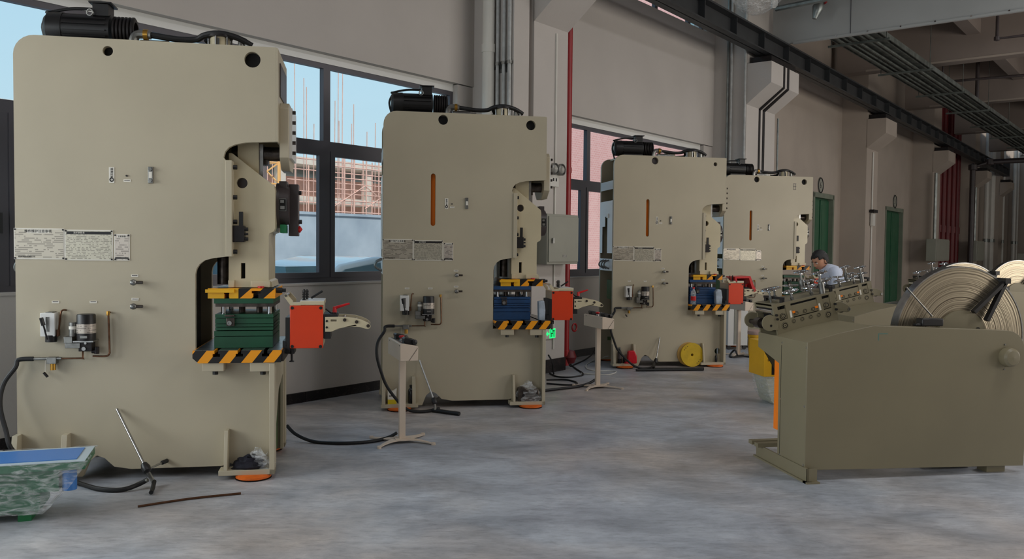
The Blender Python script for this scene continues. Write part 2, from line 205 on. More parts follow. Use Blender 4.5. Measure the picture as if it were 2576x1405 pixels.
# ---------------------------------------------------------------- mesh builder
class MB:
    def __init__(s): s.v = []; s.f = []
    def add(s, vs, fs):
        b = len(s.v); s.v += [tuple(v) for v in vs]; s.f += [tuple(i + b for i in f) for f in fs]; return s
    def box(s, x0, x1, y0, y1, z0, z1):
        return s.add([(x0, y0, z0), (x1, y0, z0), (x1, y1, z0), (x0, y1, z0), (x0, y0, z1), (x1, y0, z1), (x1, y1, z1), (x0, y1, z1)],
                     [(0, 3, 2, 1), (4, 5, 6, 7), (0, 1, 5, 4), (1, 2, 6, 5), (2, 3, 7, 6), (3, 0, 4, 7)])
    def extr(s, pts, a0, a1, fn, holes=()):
        loops = [list(pts)] + [list(h) for h in holes]
        ar = sum(p[0] * q[1] - q[0] * p[1] for p, q in zip(loops[0], loops[0][1:] + loops[0][:1]))
        if ar < 0: loops[0].reverse()
        flat = [p for L in loops for p in L]
        if holes or len(pts) > 4:
            tris = tessellate_polygon([[Vector((p[0], p[1], 0)) for p in L] for L in loops])
        else: tris = [tuple(range(len(pts)))]
        n = len(flat); vs = [fn(p[0], p[1], a0) for p in flat] + [fn(p[0], p[1], a1) for p in flat]; fs = []
        for t in tris: fs.append(tuple(t)); fs.append(tuple(n + i for i in reversed(t)))
        k = 0
        for L in loops:
            m_ = len(L)
            for i in range(m_): a, b = k + i, k + (i + 1) % m_; fs.append((a, b, n + b, n + a))
            k += m_
        return s.add(vs, fs)
    def prism(s, pts, y0, y1, holes=()): return s.extr(pts, y0, y1, lambda x, z, y: (x, y, z), holes)
    def prism_x(s, pts, x0, x1, holes=()): return s.extr(pts, x0, x1, lambda y, z, x: (x, y, z), holes)
    def prism_z(s, pts, z0, z1, holes=()): return s.extr(pts, z0, z1, lambda x, y, z: (x, y, z), holes)
    def lathe(s, prof, base, axis=(0, 0, 1), n=24, cap=True):          # prof: (radius, height) along the axis
        a = Vector(axis).normalized(); u = a.orthogonal().normalized(); w = a.cross(u); base = Vector(base); vs = []; fs = []
        for r, h in prof:
            for i in range(n):
                t = 2 * PI * i / n; vs.append(base + a * h + (u * math.cos(t) + w * math.sin(t)) * r)
        for j in range(len(prof) - 1):
            for i in range(n): k = (i + 1) % n; fs.append((j * n + i, j * n + k, (j + 1) * n + k, (j + 1) * n + i))
        if cap and prof[0][0] > 1e-5: fs.append(tuple(reversed(range(n))))
        if cap and prof[-1][0] > 1e-5: fs.append(tuple((len(prof) - 1) * n + i for i in range(n)))
        return s.add(vs, fs)
    def cyl(s, p0, p1, r, r1=None, n=20):
        d = Vector(p1) - Vector(p0); return s.lathe([(r, 0), (r if r1 is None else r1, d.length)], p0, d, n)
    def ring(s, p0, p1, ro, ri, n=32):
        d = Vector(p1) - Vector(p0); L = d.length; return s.lathe([(ri, 0), (ro, 0), (ro, L), (ri, L), (ri, 0)], p0, d, n, False)
    def torus(s, c, axis, Rr, r, n=32, m=8):
        return s.lathe([(Rr + r * math.cos(2 * PI * j / m), r * math.sin(2 * PI * j / m)) for j in range(m + 1)], c, axis, n, False)
    def tube(s, pts, r, n=8, smooth=True):
        P = [Vector(p) for p in pts]
        if smooth and len(P) > 2:
            Q = []
            for i in range(len(P) - 1):
                p0, p1, p2, p3 = P[max(i - 1, 0)], P[i], P[i + 1], P[min(i + 2, len(P) - 1)]
                for k in range(6):
                    t = k / 6; Q.append(.5 * ((2 * p1) + (p2 - p0) * t + (2 * p0 - 5 * p1 + 4 * p2 - p3) * t * t + (3 * p1 - p0 - 3 * p2 + p3) * t ** 3))
            P = Q + [P[-1]]
        u = None; vs = []; fs = []
        for i, p in enumerate(P):
            d = (P[min(i + 1, len(P) - 1)] - P[max(i - 1, 0)]).normalized()
            u = d.orthogonal().normalized() if u is None else (u - d * u.dot(d)).normalized(); w = d.cross(u)
            for k in range(n): t = 2 * PI * k / n; vs.append(p + (u * math.cos(t) + w * math.sin(t)) * r)
        for i in range(len(P) - 1):
            for k in range(n): q = (k + 1) % n; fs.append((i * n + k, i * n + q, (i + 1) * n + q, (i + 1) * n + k))
        fs.append(tuple(reversed(range(n)))); fs.append(tuple((len(P) - 1) * n + k for k in range(n)))
        return s.add(vs, fs)
    def build(s, name, m, parent=None, smooth=True, bevel=0, label=None):
        me = bpy.data.meshes.new(name); me.from_pydata(s.v, [], s.f); me.materials.append(M[m] if isinstance(m, str) else m)
        bm_ = bmesh.new(); bm_.from_mesh(me); bmesh.ops.recalc_face_normals(bm_, faces=bm_.faces); bm_.to_mesh(me); bm_.free()
        if smooth:
            me.polygons.foreach_set('use_smooth', [True] * len(me.polygons)); me.set_sharp_from_angle(angle=R(35))
        o = bpy.data.objects.new(name, me); C.objects.link(o)
        if parent: o.parent = parent
        if bevel:
            b = o.modifiers.new('edge', 'BEVEL'); b.width = bevel; b.segments = 2; b.limit_method = 'ANGLE'; b.angle_limit = R(40)
        if label: o['label'] = label
        return o
def tag(o, label, cat, group=None):
    o['label'] = label; o['category'] = cat
    if group: o['group'] = group
    return o
def thing(name, label, cat, frame=None, x=0, y=0, z=0, group=None, loc=None, rz=None):
    o = bpy.data.objects.new(name, None); C.objects.link(o); o.empty_display_size = .1
    if frame: frame.put(o, x, y, z)
    else: o.location = loc or (0, 0, 0); o.rotation_euler = (0, 0, rz or 0)
    return tag(o, label, cat, group)
def struct(o, kind='structure'): o['kind'] = kind; return o
def copy_tree(o, parent=None):
    c = o.copy(); C.objects.link(c)
    if parent: c.parent = parent
    for ch in list(o.children): copy_tree(ch, c)
    return c
def arc(cx, cz, r, a0, a1, n=6): return [(cx + r * math.cos(R(a0 + (a1 - a0) * i / n)), cz + r * math.sin(R(a0 + (a1 - a0) * i / n))) for i in range(n + 1)]
def circ(cx, cz, r, n=24): return [(cx + r * math.cos(2 * PI * i / n), cz + r * math.sin(2 * PI * i / n)) for i in range(n)]
def text(name, body, size, m, parent, loc, rot=(PI / 2, 0, 0), depth=.0006, align='CENTER'):
    cu = bpy.data.curves.new(name, 'FONT'); cu.body = body; cu.size = size; cu.extrude = depth; cu.align_x = align; cu.align_y = 'CENTER'
    t = bpy.data.objects.new(name, cu); C.objects.link(t); dg = bpy.context.evaluated_depsgraph_get()
    me = bpy.data.meshes.new_from_object(t.evaluated_get(dg)); bpy.data.objects.remove(t); me.materials.clear(); me.materials.append(M[m] if isinstance(m, str) else m)
    o = bpy.data.objects.new(name, me); C.objects.link(o); o.location = loc; o.rotation_euler = rot
    if parent: o.parent = parent
    return o
# ================================================================ THE HALL
def at(o, fr, x=0, y=0, z=0): return fr.put(o, x, y, z)
def S(name, mb, m, fr=FW, bevel=0): return struct(at(mb.build(name, m, bevel=bevel), fr))
# floor
#fl_ = MB().prism_z([(-40, -.3), (60, -.3), (60, 25), (-40, 25)], -.2, 0)
f_ = MB().box(-17.3, 55, -16, .25, -.2, 0).build('floor', 'floor'); struct(at(f_, FW))
# window side wall: lower band, upper band, clerestory
C1, C2 = 2.8, 9.62
S('wall_left', MB().box(-17.3, C1, 0, .28, 0, 1.2), 'wall'); S('wall_left', MB().box(-17.3, C1, 0, .28, 3.61, 5.6), 'wall')
S('wall_left', MB().box(3.9, C2, 0, .28, 0, 1.17), 'wall'); S('wall_left', MB().box(3.9, C2, 0, .28, 3.54, 5.6), 'wall')
S('wall_left', MB().box(2.52, C1, .02, .28, 1.2, 3.6), 'wall'); S('wall_left', MB().box(9.25, C2, .02, .28, 1.17, 3.53), 'wall')
S('lit_soffit_1', MB().box(-17.3, 2.52, .09, .28, 3.52, 3.61), 'white'); S('lit_soffit_2', MB().box(3.9, 9.25, .09, .28, 3.44, 3.54), 'white')  # white strips paint the daylight on the soffit above the windows
S('trim_1', MB().box(-17.3, 2.52, -.015, .14, 1.2, 1.222), 'wall'); S('trim_2', MB().box(3.9, 9.25, -.015, .14, 1.17, 1.19), 'wall')
S('wall_left', MB().box(-17.3, 10.2, 0, .28, 6.9, 7.4), 'wall')
S('wall_left', MB().box(9.3, C2, .02, .28, 5.6, 6.9), 'wall')
# solid part of the wall further on, with its two doors
D1a, D1b = FW2.p(2046, 560)[0], FW2.p(2094, 560)[0]; D2a, D2b = FW2.p(2227, 580)[0], FW2.p(2269, 580)[0]
DZ1, DZ2 = FW2.p(2070, 494)[1], FW2.p(2248, 528)[1]
w2 = MB().prism([(.3, 0), (D1a, 0), (D1a, DZ1), (D1b, DZ1), (D1b, 0), (D2a, 0), (D2a, DZ2), (D2b, DZ2), (D2b, 0), (40, 0), (40, 7.4), (.3, 7.4)], 0, .28)
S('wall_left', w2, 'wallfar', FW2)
def door(name, a, b, z, label):
    g = MB(); wd = b - a
    d = MB().box(a, b, .12, .16, 0, z).build(name, 'doorgreen'); struct(at(d, FW2)); d['label'] = label
    fr = MB().box(a - .06, a + .04, -.02, .2, 0, z + .06).box(b - .04, b + .06, -.02, .2, 0, z + .06).box(a - .06, b + .06, -.02, .2, z - .04, z + .08).build('door_frame', 'doorframe', d)
    for k in range(2):
        x0 = a + .06 + k * (wd / 2); MB().box(x0, x0 + wd / 2 - .1, .09, .125, .05, z - .08).build('door_leaf', 'doorgreen', d, bevel=.004)
        MB().box(x0 + .1, x0 + wd / 2 - .2, .085, .095, .2, z * .45).build('door_panel', 'doorgreen', d)
        MB().box(x0 + .1, x0 + wd / 2 - .2, .085, .095, z * .5, z - .2).build('door_panel', 'doorgreen', d)
    MB().cyl((a + wd / 2 - .12, .085, 1.0), (a + wd / 2 - .12, .03, 1.0), .014).box(a + wd / 2 - .13, a + wd / 2 - .02, .03, .045, .99, 1.01).build('door_handle', 'steel', d)
door('door_1', D1a, D1b, DZ1, 'green double door beside the fourth press'); door('door_2', D2a, D2b, DZ2, 'green double door further along the wall')
for (px, py, num, lb) in ((2063, 466, '6', 'round number plate reading 6 above the first green door'), (2250, 507, '5', 'round number plate above the second green door')):
    x, z = FW2.p(px, py); r = .2 if px < 2100 else .22
    t = thing('number_plate', lb, 'sign', FW2, x, -.004, z)
    MB().cyl((0, 0, 0), (0, -.012, 0), r, n=32).build('plate', 'graybox', t); MB().torus((0, -.013, 0), (0, 1, 0), r * .9, .016).build('ring', 'black', t)
    text('numeral', num, r * 1.1, 'black', t, (0, -.014, 0))
# baseboards: black stone tiles, one by one
def baseboard(name, fr, s0, s1, y=0.0, L=.6, h=.105):
    g = MB().box(s0, s1, y - .006, y, 0, h).build(name, 'hole'); struct(at(g, fr)); x = s0
    while x < s1 - .02:
        e_ = min(x + L, s1); MB().box(x + .002, e_ - .002, y - .014, y - .004, 0, h + random.uniform(-.002, .002)).build('tile', M['tileblack'], g); x = e_
    return g
m = mat('black_marble_tile', (16, 13, 14), .3, var=.0); n = m.node_tree.nodes; l = m.node_tree.links
tt = n.new('ShaderNodeTexCoord'); nz = n.new('ShaderNodeTexNoise'); nz.inputs['Scale'].default_value = 9; nz.inputs['Detail'].default_value = 9; nz.inputs['Distortion'].default_value = 1.5
cr_ = n.new('ShaderNodeValToRGB'); cr_.color_ramp.elements[0].position = .49; cr_.color_ramp.elements[0].color = lin((14, 11, 12)); cr_.color_ramp.elements[1].position = .53; cr_.color_ramp.elements[1].color = lin((14, 11, 12)); e = cr_.color_ramp.elements.new(.505); e.color = lin((58, 46, 48))
l.new(tt.outputs['Object'], nz.inputs['Vector']); l.new(nz.outputs[0], cr_.inputs[0]); l.new(cr_.outputs[0], n['Principled BSDF'].inputs['Base Color']); M['tileblack'] = m
baseboard('baseboard_left', FW, -4.0, C1); baseboard('baseboard_left', FW, 3.9, C2); baseboard('baseboard_left', FW2, 1.3, D1a - .1); 
# windows
def window(name, fr, s0, s1, z0, z1, ztr, ups, lows, label, panes_all=True):
    y0, y1 = .10, .16; g = MB().box(s0, s1, y0, y1, z0, z0 + .05).box(s0, s1, y0, y1, z1 - .05, z1).box(s0, s0 + .05, y0, y1, z0 + .05, z1 - .05).box(s1 - .05, s1, y0, y1, z0 + .05, z1 - .05)
    w = g.build(name, 'frame'); struct(at(w, fr)); w['label'] = label
    if ztr: MB().box(s0 + .05, s1 - .05, y0 - .005, y1, ztr - .05, ztr + .05).build('transom', 'frame', w)
    for s in ups: MB().box(s - .045, s + .045, y0 - .004, y1, (ztr + .05) if ztr else z0 + .05, z1 - .05).build('mullion', 'frame', w)
    for s in lows: MB().box(s - .055, s + .055, y0 - .004, y1, z0 + .05, ztr - .05).build('mullion', 'frame', w)
    def panes(ed, za, zb, sash):
        for a, b in zip(ed, ed[1:]):
            MB().box(a + .03, b - .03, y0 + .03, y0 + .034, za, zb).build('pane', 'glass', w)
            if sash:
                k = .055; q = MB().box(a + .05, b - .05, y0 - .012, y0 + .04, za, za + k).box(a + .05, b - .05, y0 - .012, y0 + .04, zb - k, zb).box(a + .05, a + .05 + k, y0 - .012, y0 + .04, za + k, zb - k).box(b - .05 - k, b - .05, y0 - .012, y0 + .04, za + k, zb - k).build('sash', 'frame', w)
    panes([s0 + .02] + list(ups) + [s1 - .02], (ztr or z0) + .05, z1 - .04, False)
    if ztr: panes([s0 + .02] + list(lows) + [s1 - .02], z0 + .05, ztr - .05, True)
    return w
w1 = window('window_1', FW, -3.64, 2.52, 1.222, 3.52, 2.66, [-1.56, .56], [-2.6, -1.56, .56], 'wide grey framed window behind the first two presses')
hx, hz = FW.p(14, 560, -.1)
MB().box(hx - .0, hx + .03, .03, .1, hz - .08, hz + .08).tube([(hx + .015, .05, hz), (hx - .05, .03, hz + .01), (hx - .06, .02, hz - .1)], .012).build('handle', 'black', w1)
window('window_2', FW, 3.95, 9.25, 1.19, 3.44, 2.58, [5.55, 7.45], [5.45, 7.45], 'grey framed window looking onto the pink brick building')
window('window_3', FW, -10, -3.9, 1.222, 3.52, 2.66, [-8, -6], [-8, -6], 'window further left behind the camera'); window('window_4', FW, -17, -10.4, 1.222, 3.52, 2.66, [-15, -12.6], [-15, -12.6], 'last window of the row')
window('window_5', FW, 3.95, 9.3, 5.6, 6.9, None, [7.55 - 1.3, 7.55, 8.75], [], 'high strip window above the second bay'); window('window_6', FW, -10, 2.6, 5.6, 6.9, None, [-8, -6, -4, -2, 0], [], 'high strip window above the first bay')
for a, b in ((-10.4, -10), (-3.9, -3.64), (-17.3, -17)): S('wall_left', MB().box(a, b, .02, .28, 1.222, 3.6), 'wall')
S('wall_left', MB().box(-17.3, -10, .02, .28, 5.6, 6.9), 'wall'); S('wall_left', MB().box(2.6, 3.95, .02, .28, 5.6, 6.9), 'wall')
# columns with crane brackets
def column(fr, s, wd, joint, zc=7.4, zj=4.25, zo=4.62, zt=5.0, no=1.09, n0=.635):
    c = MB()
    if joint: c.box(s, s + joint[0], -n0, .05, 0, zc).box(s + joint[1], s + wd, -n0, .05, 0, zc).box(s + joint[0], s + joint[1], -n0 + .12, .05, 0, zc)
    else: c.box(s, s + wd, -n0, .05, 0, zc)
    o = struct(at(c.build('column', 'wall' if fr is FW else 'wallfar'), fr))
    b0 = joint[1] if joint and fr is FW else 0
    def br(a, b): MB().prism_x([(-n0 + .02, zj), (-no, zo), (-no, zt), (-n0 + .02, zt)], a, b).build('bracket', 'wall' if fr is FW else 'wallfar', o)
    if joint and fr is not FW: br(s, s + joint[0]); br(s + joint[1], s + wd)
    else: br(s + b0, s + wd)
    MB().box(s + b0 + .1, s + wd - .1, -no + .04, -no + .42, zt, zt + .12).build('bearing_pad', 'iron', o)
    return o
c1 = column(FW, C1, 1.13, (.30, .40), zj=4.40, zo=4.78)
c2 = column(FW2, 0, 1.45, None)
c2.data.materials[0] = M['wall']; [setattr(o_.data.materials, '__doc__', None) if 0 else o_.data.materials.__setitem__(0, M['wall']) for o_ in c2.children if o_.name.startswith('bracket')]
for xa_, xb_ in ((.60, .68), (.80, .90)): MB().prism_x([(-.63, 0), (-.645, 0), (-.645, 4.24), (-1.10, 4.61), (-1.10, 5.0), (-1.08, 5.0), (-1.08, 4.625), (-.63, 4.255)], xa_, xb_).build('joint_strip', 'iron', c2)
cs3 = FW2.p(2180, 400, -.635)[0]; cs4 = FW2.p(2345, 500, -.635)[0]
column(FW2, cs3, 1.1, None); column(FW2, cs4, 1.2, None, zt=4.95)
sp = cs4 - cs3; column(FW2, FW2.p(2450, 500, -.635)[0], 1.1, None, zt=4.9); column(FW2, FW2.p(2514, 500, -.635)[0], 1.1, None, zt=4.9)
# black plinth tiles round the first column
pl = struct(at(MB().box(C1 - .008, C1 + 1.138, -.645, -.6, 0, .17).box(C1 - .012, C1 + .03, -.645, 0, 0, .17).build('baseboard_column', 'hole'), FW))
for k in range(2): MB().box(C1 - .01 + k * .575, C1 + .56 + k * .575, -.655, -.642, 0, .172).build('tile', 'tileblack', pl)
MB().box(C1 - .022, C1 - .01, -.655, -.01, 0, .172).build('tile', 'tileblack', pl)
# crane runway beam with stiffeners
L0, L1 = -9.0, FW2.p(2532, 430, -.9)[0]
cb = thing('crane_runway_beam', 'dark grey steel crane beam running along the wall on concrete brackets', 'crane beam', FW2)
zb, zt_, na, nb = 5.16, 5.50, -.76, -1.02
MB().box(L0, L1, nb, na, zb, zb + .022).box(L0, L1, nb - .02, na + .02, zt_ - .03, zt_).box(L0, L1, (na + nb) / 2 - .008, (na + nb) / 2 + .008, zb, zt_).build('girder', 'crane', cb)
x = L0 + .1
while x < L1: MB().box(x, x + .02, nb + .01, na - .01, zb + .02, zt_ - .03).build('stiffener', 'crane', cb); x += 1.25
MB().box(L0, L1, (na + nb) / 2 - .035, (na + nb) / 2 + .035, zt_, zt_ + .05).build('rail', 'iron', cb)
MB().box(L1 - .05, L1 + .12, nb, na, zb, zt_ + .35).build('end_stop', 'crane', cb)
# ceiling, cross beams, joists
S('ceiling', MB().box(-17.3, 52, -16.3, .28, 7.4, 7.6), 'conc')
S('wall_back', MB().box(-17.3, -17, -4, .28, 0, 7.4).box(-17.3, -17, -16.3, -12, 0, 7.4).box(-17.3, -17, -12, -4, 5.6, 7.4), 'wallfar')
S('wall_far', MB().box(40, 40.3, -16, .2, 0, 7.4), 'wallfar', FW2)
S('wall_right', MB().box(-17, 52, -16.3, -16, 0, 7.4), 'wallfar')
for s, z in ((16.5, 6.0), (22.9, 6.0), (29.8, 6.0), (36.6, 6.0)):
    b = struct(at(MB().box(s, s + .45, -16, 0, z, 7.4).build('ceiling_beam', 'conc'), FW)); MB().box(s - .012, s + .02, -16, -.7, z - .012, z + .03).build('edge_bead', 'wallfar', b)
for s in (-10.7, -3.9, 2.9, 9.8): struct(at(MB().box(s, s + .4, -16, 0, 6.3, 7.4).build('ceiling_beam', 'conc'), FW))
for nn in (2.9, 5.6, 8.4, 11.2, 14): struct(at(MB().box(-17, 52, -nn - .28, -nn, 6.55, 7.4).build('ceiling_joist', 'conc'), FW))
# smoke curtain
sm = thing('smoke_curtain', 'grey sheet smoke curtain hung across the hall under a cross beam', 'curtain', FW)
def cpt(px, py): return floor_at(px, py, 5.5)
MB().box(10.62, 10.65, -15.9, -.70, 5.5, 7.38).build('sheet', 'curtain', sm)
q = MB()
MB().box(10.60, 10.67, -15.9, -1.1, 5.48, 5.52).build('hem', 'curtain', sm)
for k in range(12): MB().cyl((10.61, -1.9 - k * .55, 5.515), (10.59, -1.9 - k * .55, 5.515), .014, n=8).build('screw', 'chrome', sm)
MB().box(10.612, 10.616, -2.15, -2.14, 5.5, 6.9).build('seam', 'frame', sm)
# cable tray under the ceiling, bars across, tubes along
tr = thing('cable_tray', 'long galvanised cable tray with tubes hanging below the ceiling', 'cable tray', FW)
for nn in (1.62, 1.7, 2.42, 2.5): MB().box(10.9, 44, -nn - .02, -nn, 5.58, 5.68).build('side_rail', 'traym', tr)
MB().box(10.9, 44, -2.42, -1.62, 5.6, 5.61).build('tray_plate', 'traym', tr)
for k, nn in enumerate((1.78, 1.9, 2.02, 2.2, 2.3)): MB().cyl((10.8, -nn, 5.56), (44, -nn, 5.56), .028 - .006 * (k % 2), n=8).build('tube', 'traym', tr)
x = 11.35
while x < 44:
    MB().box(x, x + .05, -2.62, -1.5, 5.49, 5.53).build('cross_bar', 'traym', tr)
    MB().cyl((x + .02, -1.56, 5.5), (x + .02, -1.56, 7.4), .008, n=6).cyl((x + .02, -2.56, 5.5), (x + .02, -2.56, 7.4), .008, n=6).build('hanger_rod', 'traym', tr); x += 3.3
# sprinkler pipes
def pipe_run(label, pts, r, m, cat='pipe', name='pipe', group=None):
    g = MB().tube(pts, r, 10, False)
    for p in pts[1:-1]: g.lathe([(0, -r * 1.6), (r * 1.6, -r), (r * 1.6, r), (0, r * 1.6)], p, (0, 0, 1), 10)
    return tag(g.build(name, m), label, cat, group)
zp = 5.95
def zpl(px, py, z=zp): return tuple(floor_at(px, py, z))
a = zpl(2371, 206); b = zpl(2600, 187); pipe_run('dark sprinkler pipe dropping below the third cross beam', [(a[0], a[1], 7.3), a, b], .035, 'darkgrey')
a = zpl(2508, 97); b = zpl(2620, 84); pipe_run('dark sprinkler pipe with elbow high beside the smoke curtain', [(a[0], a[1], 7.3), a, b], .035, 'darkgrey')
a = zpl(2322, 152, 6.4); pipe_run('short dark drop pipe beside the cable tray', [(a[0], a[1], 7.35), a], .04, 'darkgrey')
a = zpl(2457, 260, 5.7); pipe_run('dark drop pipe beyond the cross beam', [(a[0], a[1], 7.35), a], .05, 'darkgrey')
# hanging lamp bar and wrapped flexible duct near the top edge
a = zpl(1952, 22, 5.9); b = zpl(2082, -4, 5.9)
lb = thing('lamp_bar', 'unlit tube lamp bar hanging near the smoke curtain', 'lamp', loc=a)
v = Vector(b) - Vector(a)
MB().tube([(0, 0, 0), tuple(v)], .05, 8, False).build('housing', 'galv', lb); MB().cyl((.05, .05, .0), (.05, .05, 1.4), .01, n=6).cyl(tuple(v * .9), tuple(v * .9 + Vector((0, 0, 1.4))), .01, n=6).build('hanger', 'iron', lb)
MB().box(-.08, .02, -.05, .05, 0, .3).build('end_plate', 'white', lb)
a = zpl(1845, -10, 5.9); b = zpl(1905, 2, 5.9)
fd = MB(); pts = [Vector(a) + Vector((0, 0, .5)), Vector(a) + Vector((.15, .1, .1)), Vector(b) + Vector((0, 0, -.05)), Vector(b) + Vector((.5, .1, .35))]
fd.tube(pts, .2, 14); tag(fd.build('wrapped_duct', 'film'), 'clear film wrapped duct loop hanging above the crane beam', 'duct')
a = zpl(2062, 6, 6.0); wv = thing('pipe_valve', 'wrapped pipe valve with red band hanging beside the lamp bar', 'valve', loc=a)
MB().lathe([(.04, -.3), (.07, -.2), (.1, -.1), (.07, 0), (.12, .06), (.12, .12), (.05, .2), (.04, .32)], (0, 0, 0), (.3, 0, 1), 14).build('body', 'galv', wv); MB().torus((0, 0, .03), (.3, 0, 1), .1, .03).build('band', 'fire', wv)
# pipes and conduits on the first column
nb_ = min((k * .005 for k in range(10, 120)), key=lambda q_: abs(FW.p(1228, 200, -q_)[0] - (C1 - .085))); px_ = C1 - .085
dp = thing('drain_pipe', 'thick white plastic drain pipe in the corner beside the first column', 'pipe', FW, px_, -nb_)
MB().cyl((0, 0, 0), (0, 0, 7.3), .075, n=24).build('tube', 'pvc', dp)
for z in (3.98, 6.4): MB().ring((0, 0, z), (0, 0, z + .1), .083, .07).build('socket', 'pvc', dp)
for px, lb in ((1251, 'galvanised conduit next to the white drain pipe'), (1267, 'middle galvanised conduit on the column side'), (1288, 'galvanised conduit furthest from the white drain pipe')):
    # the conduits run up the near side face of the column
    best = min((k * .005 for k in range(20, 120)), key=lambda q_: abs(FW.p(px, 200, -q_)[0] - (C1 - .035)))
    t = thing('conduit', lb, 'conduit', FW, C1 - .035, -best, group='conduits on the first column')
    MB().cyl((0, 0, .02), (0, 0, 7.3), .022, n=12).build('tube', 'galvp', t); MB().ring((0, 0, 3.82), (0, 0, 3.86), .032, .024).build('clip', 'zinc', t)
t = tag(at(MB().box(0, .03, -.5, -.18, -.02, .02).box(.0, .02, -.5, -.3, -.07, .07).build('conduit_rail', 'zinc'), FW, C1 - .012, -.1, 3.8), 'short steel rail clamping the conduits', 'bracket')
# red fire riser and valve behind the first column, wall cabinet, twin lamp, switch box, emergency sign
x = C1 + 1.13 + .064
fr_ = thing('fire_riser', 'red fire pipe running down the far edge of the first column', 'pipe', FW, x, -.6)
MB().cyl((0, 0, .05), (0, 0, 4.9), .055, n=20).build('tube', 'fire', fr_)
for z in (.9, 2.6, .18): MB().cyl((0, 0, z), (0, 0, z + .07), .062, n=20).build('flange', 'fire', fr_)
MB().lathe([(0, -.1), (.07, -.08), (.1, 0), (.07, .08), (0, .1)], (.06, -.03, .16), (0, 0, 1), 16).build('valve_body', 'fire2', fr_)
MB().torus((.13, -.06, .55), (0, 1, 0), .05, .012).build('hand_wheel', 'fire', fr_)
def colp(px, py, off=-.635): return FW.p(px, py, off)
a = colp(1345, 540, -.66); b = colp(1422, 663, -.66); top = colp(1420, 542, -.66)
cx0, cx1, cz0, cz1 = a[0], b[0], b[1], top[1]
cab = thing('wall_cabinet', 'grey steel control cabinet mounted on the first column', 'cabinet', FW, (cx0 + cx1) / 2, -.635, cz0)
W_, H_ = cx1 - cx0, cz1 - cz0
MB().box(-W_ / 2, W_ / 2, -.22, 0, 0, H_).build('body', 'graybox', cab, bevel=.004); MB().box(-W_ / 2 + .02, W_ / 2 - .01, -.235, -.22, .03, H_ - .03).build('door', 'graybox', cab, bevel=.003)
MB().cyl((-W_ / 2 + .09, -.235, H_ * .5), (-W_ / 2 + .09, -.26, H_ * .5), .015).box(-W_ / 2 + .075, -W_ / 2 + .105, -.262, -.252, H_ * .42, H_ * .52).build('lock', 'steel', cab)
MB().box(-.02, .07, -.2365, -.235, .09, .12).build('badge', 'zinc', cab)
a = colp(1393, 427); t = thing('twin_emergency_lamp', 'twin round emergency lamp on the first column above the cabinet', 'lamp', FW, a[0], -.635, a[1])
MB().box(-.18, .1, -.06, 0, -.07, .06).build('housing', 'pvc', t, bevel=.005)
for dx in (-.11, .04): MB().lathe([(.0, 0), (.075, .01), (.075, .05), (.06, .06), (.05, .045), (0, .04)], (dx, -.06, .0), (0, -1, 0), 20).build('lamp_head', 'zinc', t)
a = colp(1388, 452); t = thing('switch_box', 'white box with two dark sockets below the twin lamp', 'switch box', FW, a[0], -.635, a[1])
MB().box(-.12, .09, -.05, 0, -.09, .09).build('housing', 'pvc', t, bevel=.004)
for dx in (-.03, .03): MB().box(dx - .012, dx + .012, -.052, -.05, -.02, .02).build('socket', 'hole', t)
a = colp(1400, 120); tag(at(MB().box(-.012, .012, -.02, 0, -3.9, .15).build('trunking', 'pvc'), FW, colp(1402, 300)[0] - .05, -.635, 4.2), 'thin white trunking running down the front of the first column', 'trunking')
a = FW.p(1387, 838, -.66); t = thing('emergency_sign', 'small glowing green exit sign low on the column', 'sign', FW, a[0], -.635, a[1])
M['glow'] = mat('green_backlit_sign', (20, 235, 120), .4, emit=1.3)
MB().box(-.17, .1, -.03, 0, -.065, .065).build('housing', 'pvc', t); MB().box(-.045, .075, -.034, -.03, -.06, .06).build('panel', 'glow', t)
q = MB().box(.005, .045, -.037, -.034, .025, .04).box(-.03, -.02, -.037, -.034, -.05, .045).box(-.015, .03, -.037, -.034, -.005, .01).box(.02, .03, -.037, -.034, -.045, .03).box(-.012, -.004, -.037, -.034, -.045, .0).box(.05, .058, -.037, -.034, -.05, .045)
q.build('running_figure', 'dgreen', t); MB().prism([(-.12, 0), (-.09, .03), (-.09, .01), (-.06, .01), (-.06, -.01), (-.09, -.01), (-.09, -.03)], -.033, -.031).build('arrow', 'glow', t)
# conduits on second column, trunking on third
for px, lb in ((1838, 'pair of dark conduits on the side of the second column'), (1873, 'thin conduit at the corner of the second column')):
    best = min((k * .005 for k in range(4, 130)), key=lambda q_: abs(FW2.p(px, 300, -q_)[0] + .03))
    t = thing('conduit', lb, 'conduit', FW2, -.03, -best, group='conduits on the second column')
    MB().cyl((0, 0, .02), (0, 0, 7.2), .022, n=10).build('tube', 'galvp', t)
    if px == 1838: MB().cyl((0, .07, .02), (0, .07, 7.2), .022, n=10).build('tube', 'galv', t)
for (px, fr, lb) in ((1953, FW2, 'thin conduit on the front of the second column'), (2194, FW2, 'white trunking running down the third column')):
    x = fr.p(px, 500, -.66)[0]; t = thing('conduit', lb, 'conduit', fr, x, -.66)
    MB().cyl((0, 0, .02), (0, 0, 4.2), .02, n=8).build('tube', 'galv' if px < 2000 else 'pvc', t)
    if px > 2000: MB().box(-.12, .12, -.06, .0, 2.28, 2.6).build('junction_box', 'pvc', t); MB().box(-.2, .2, -.1, .0, 2.62, 2.7).build('cap', 'iron', t)
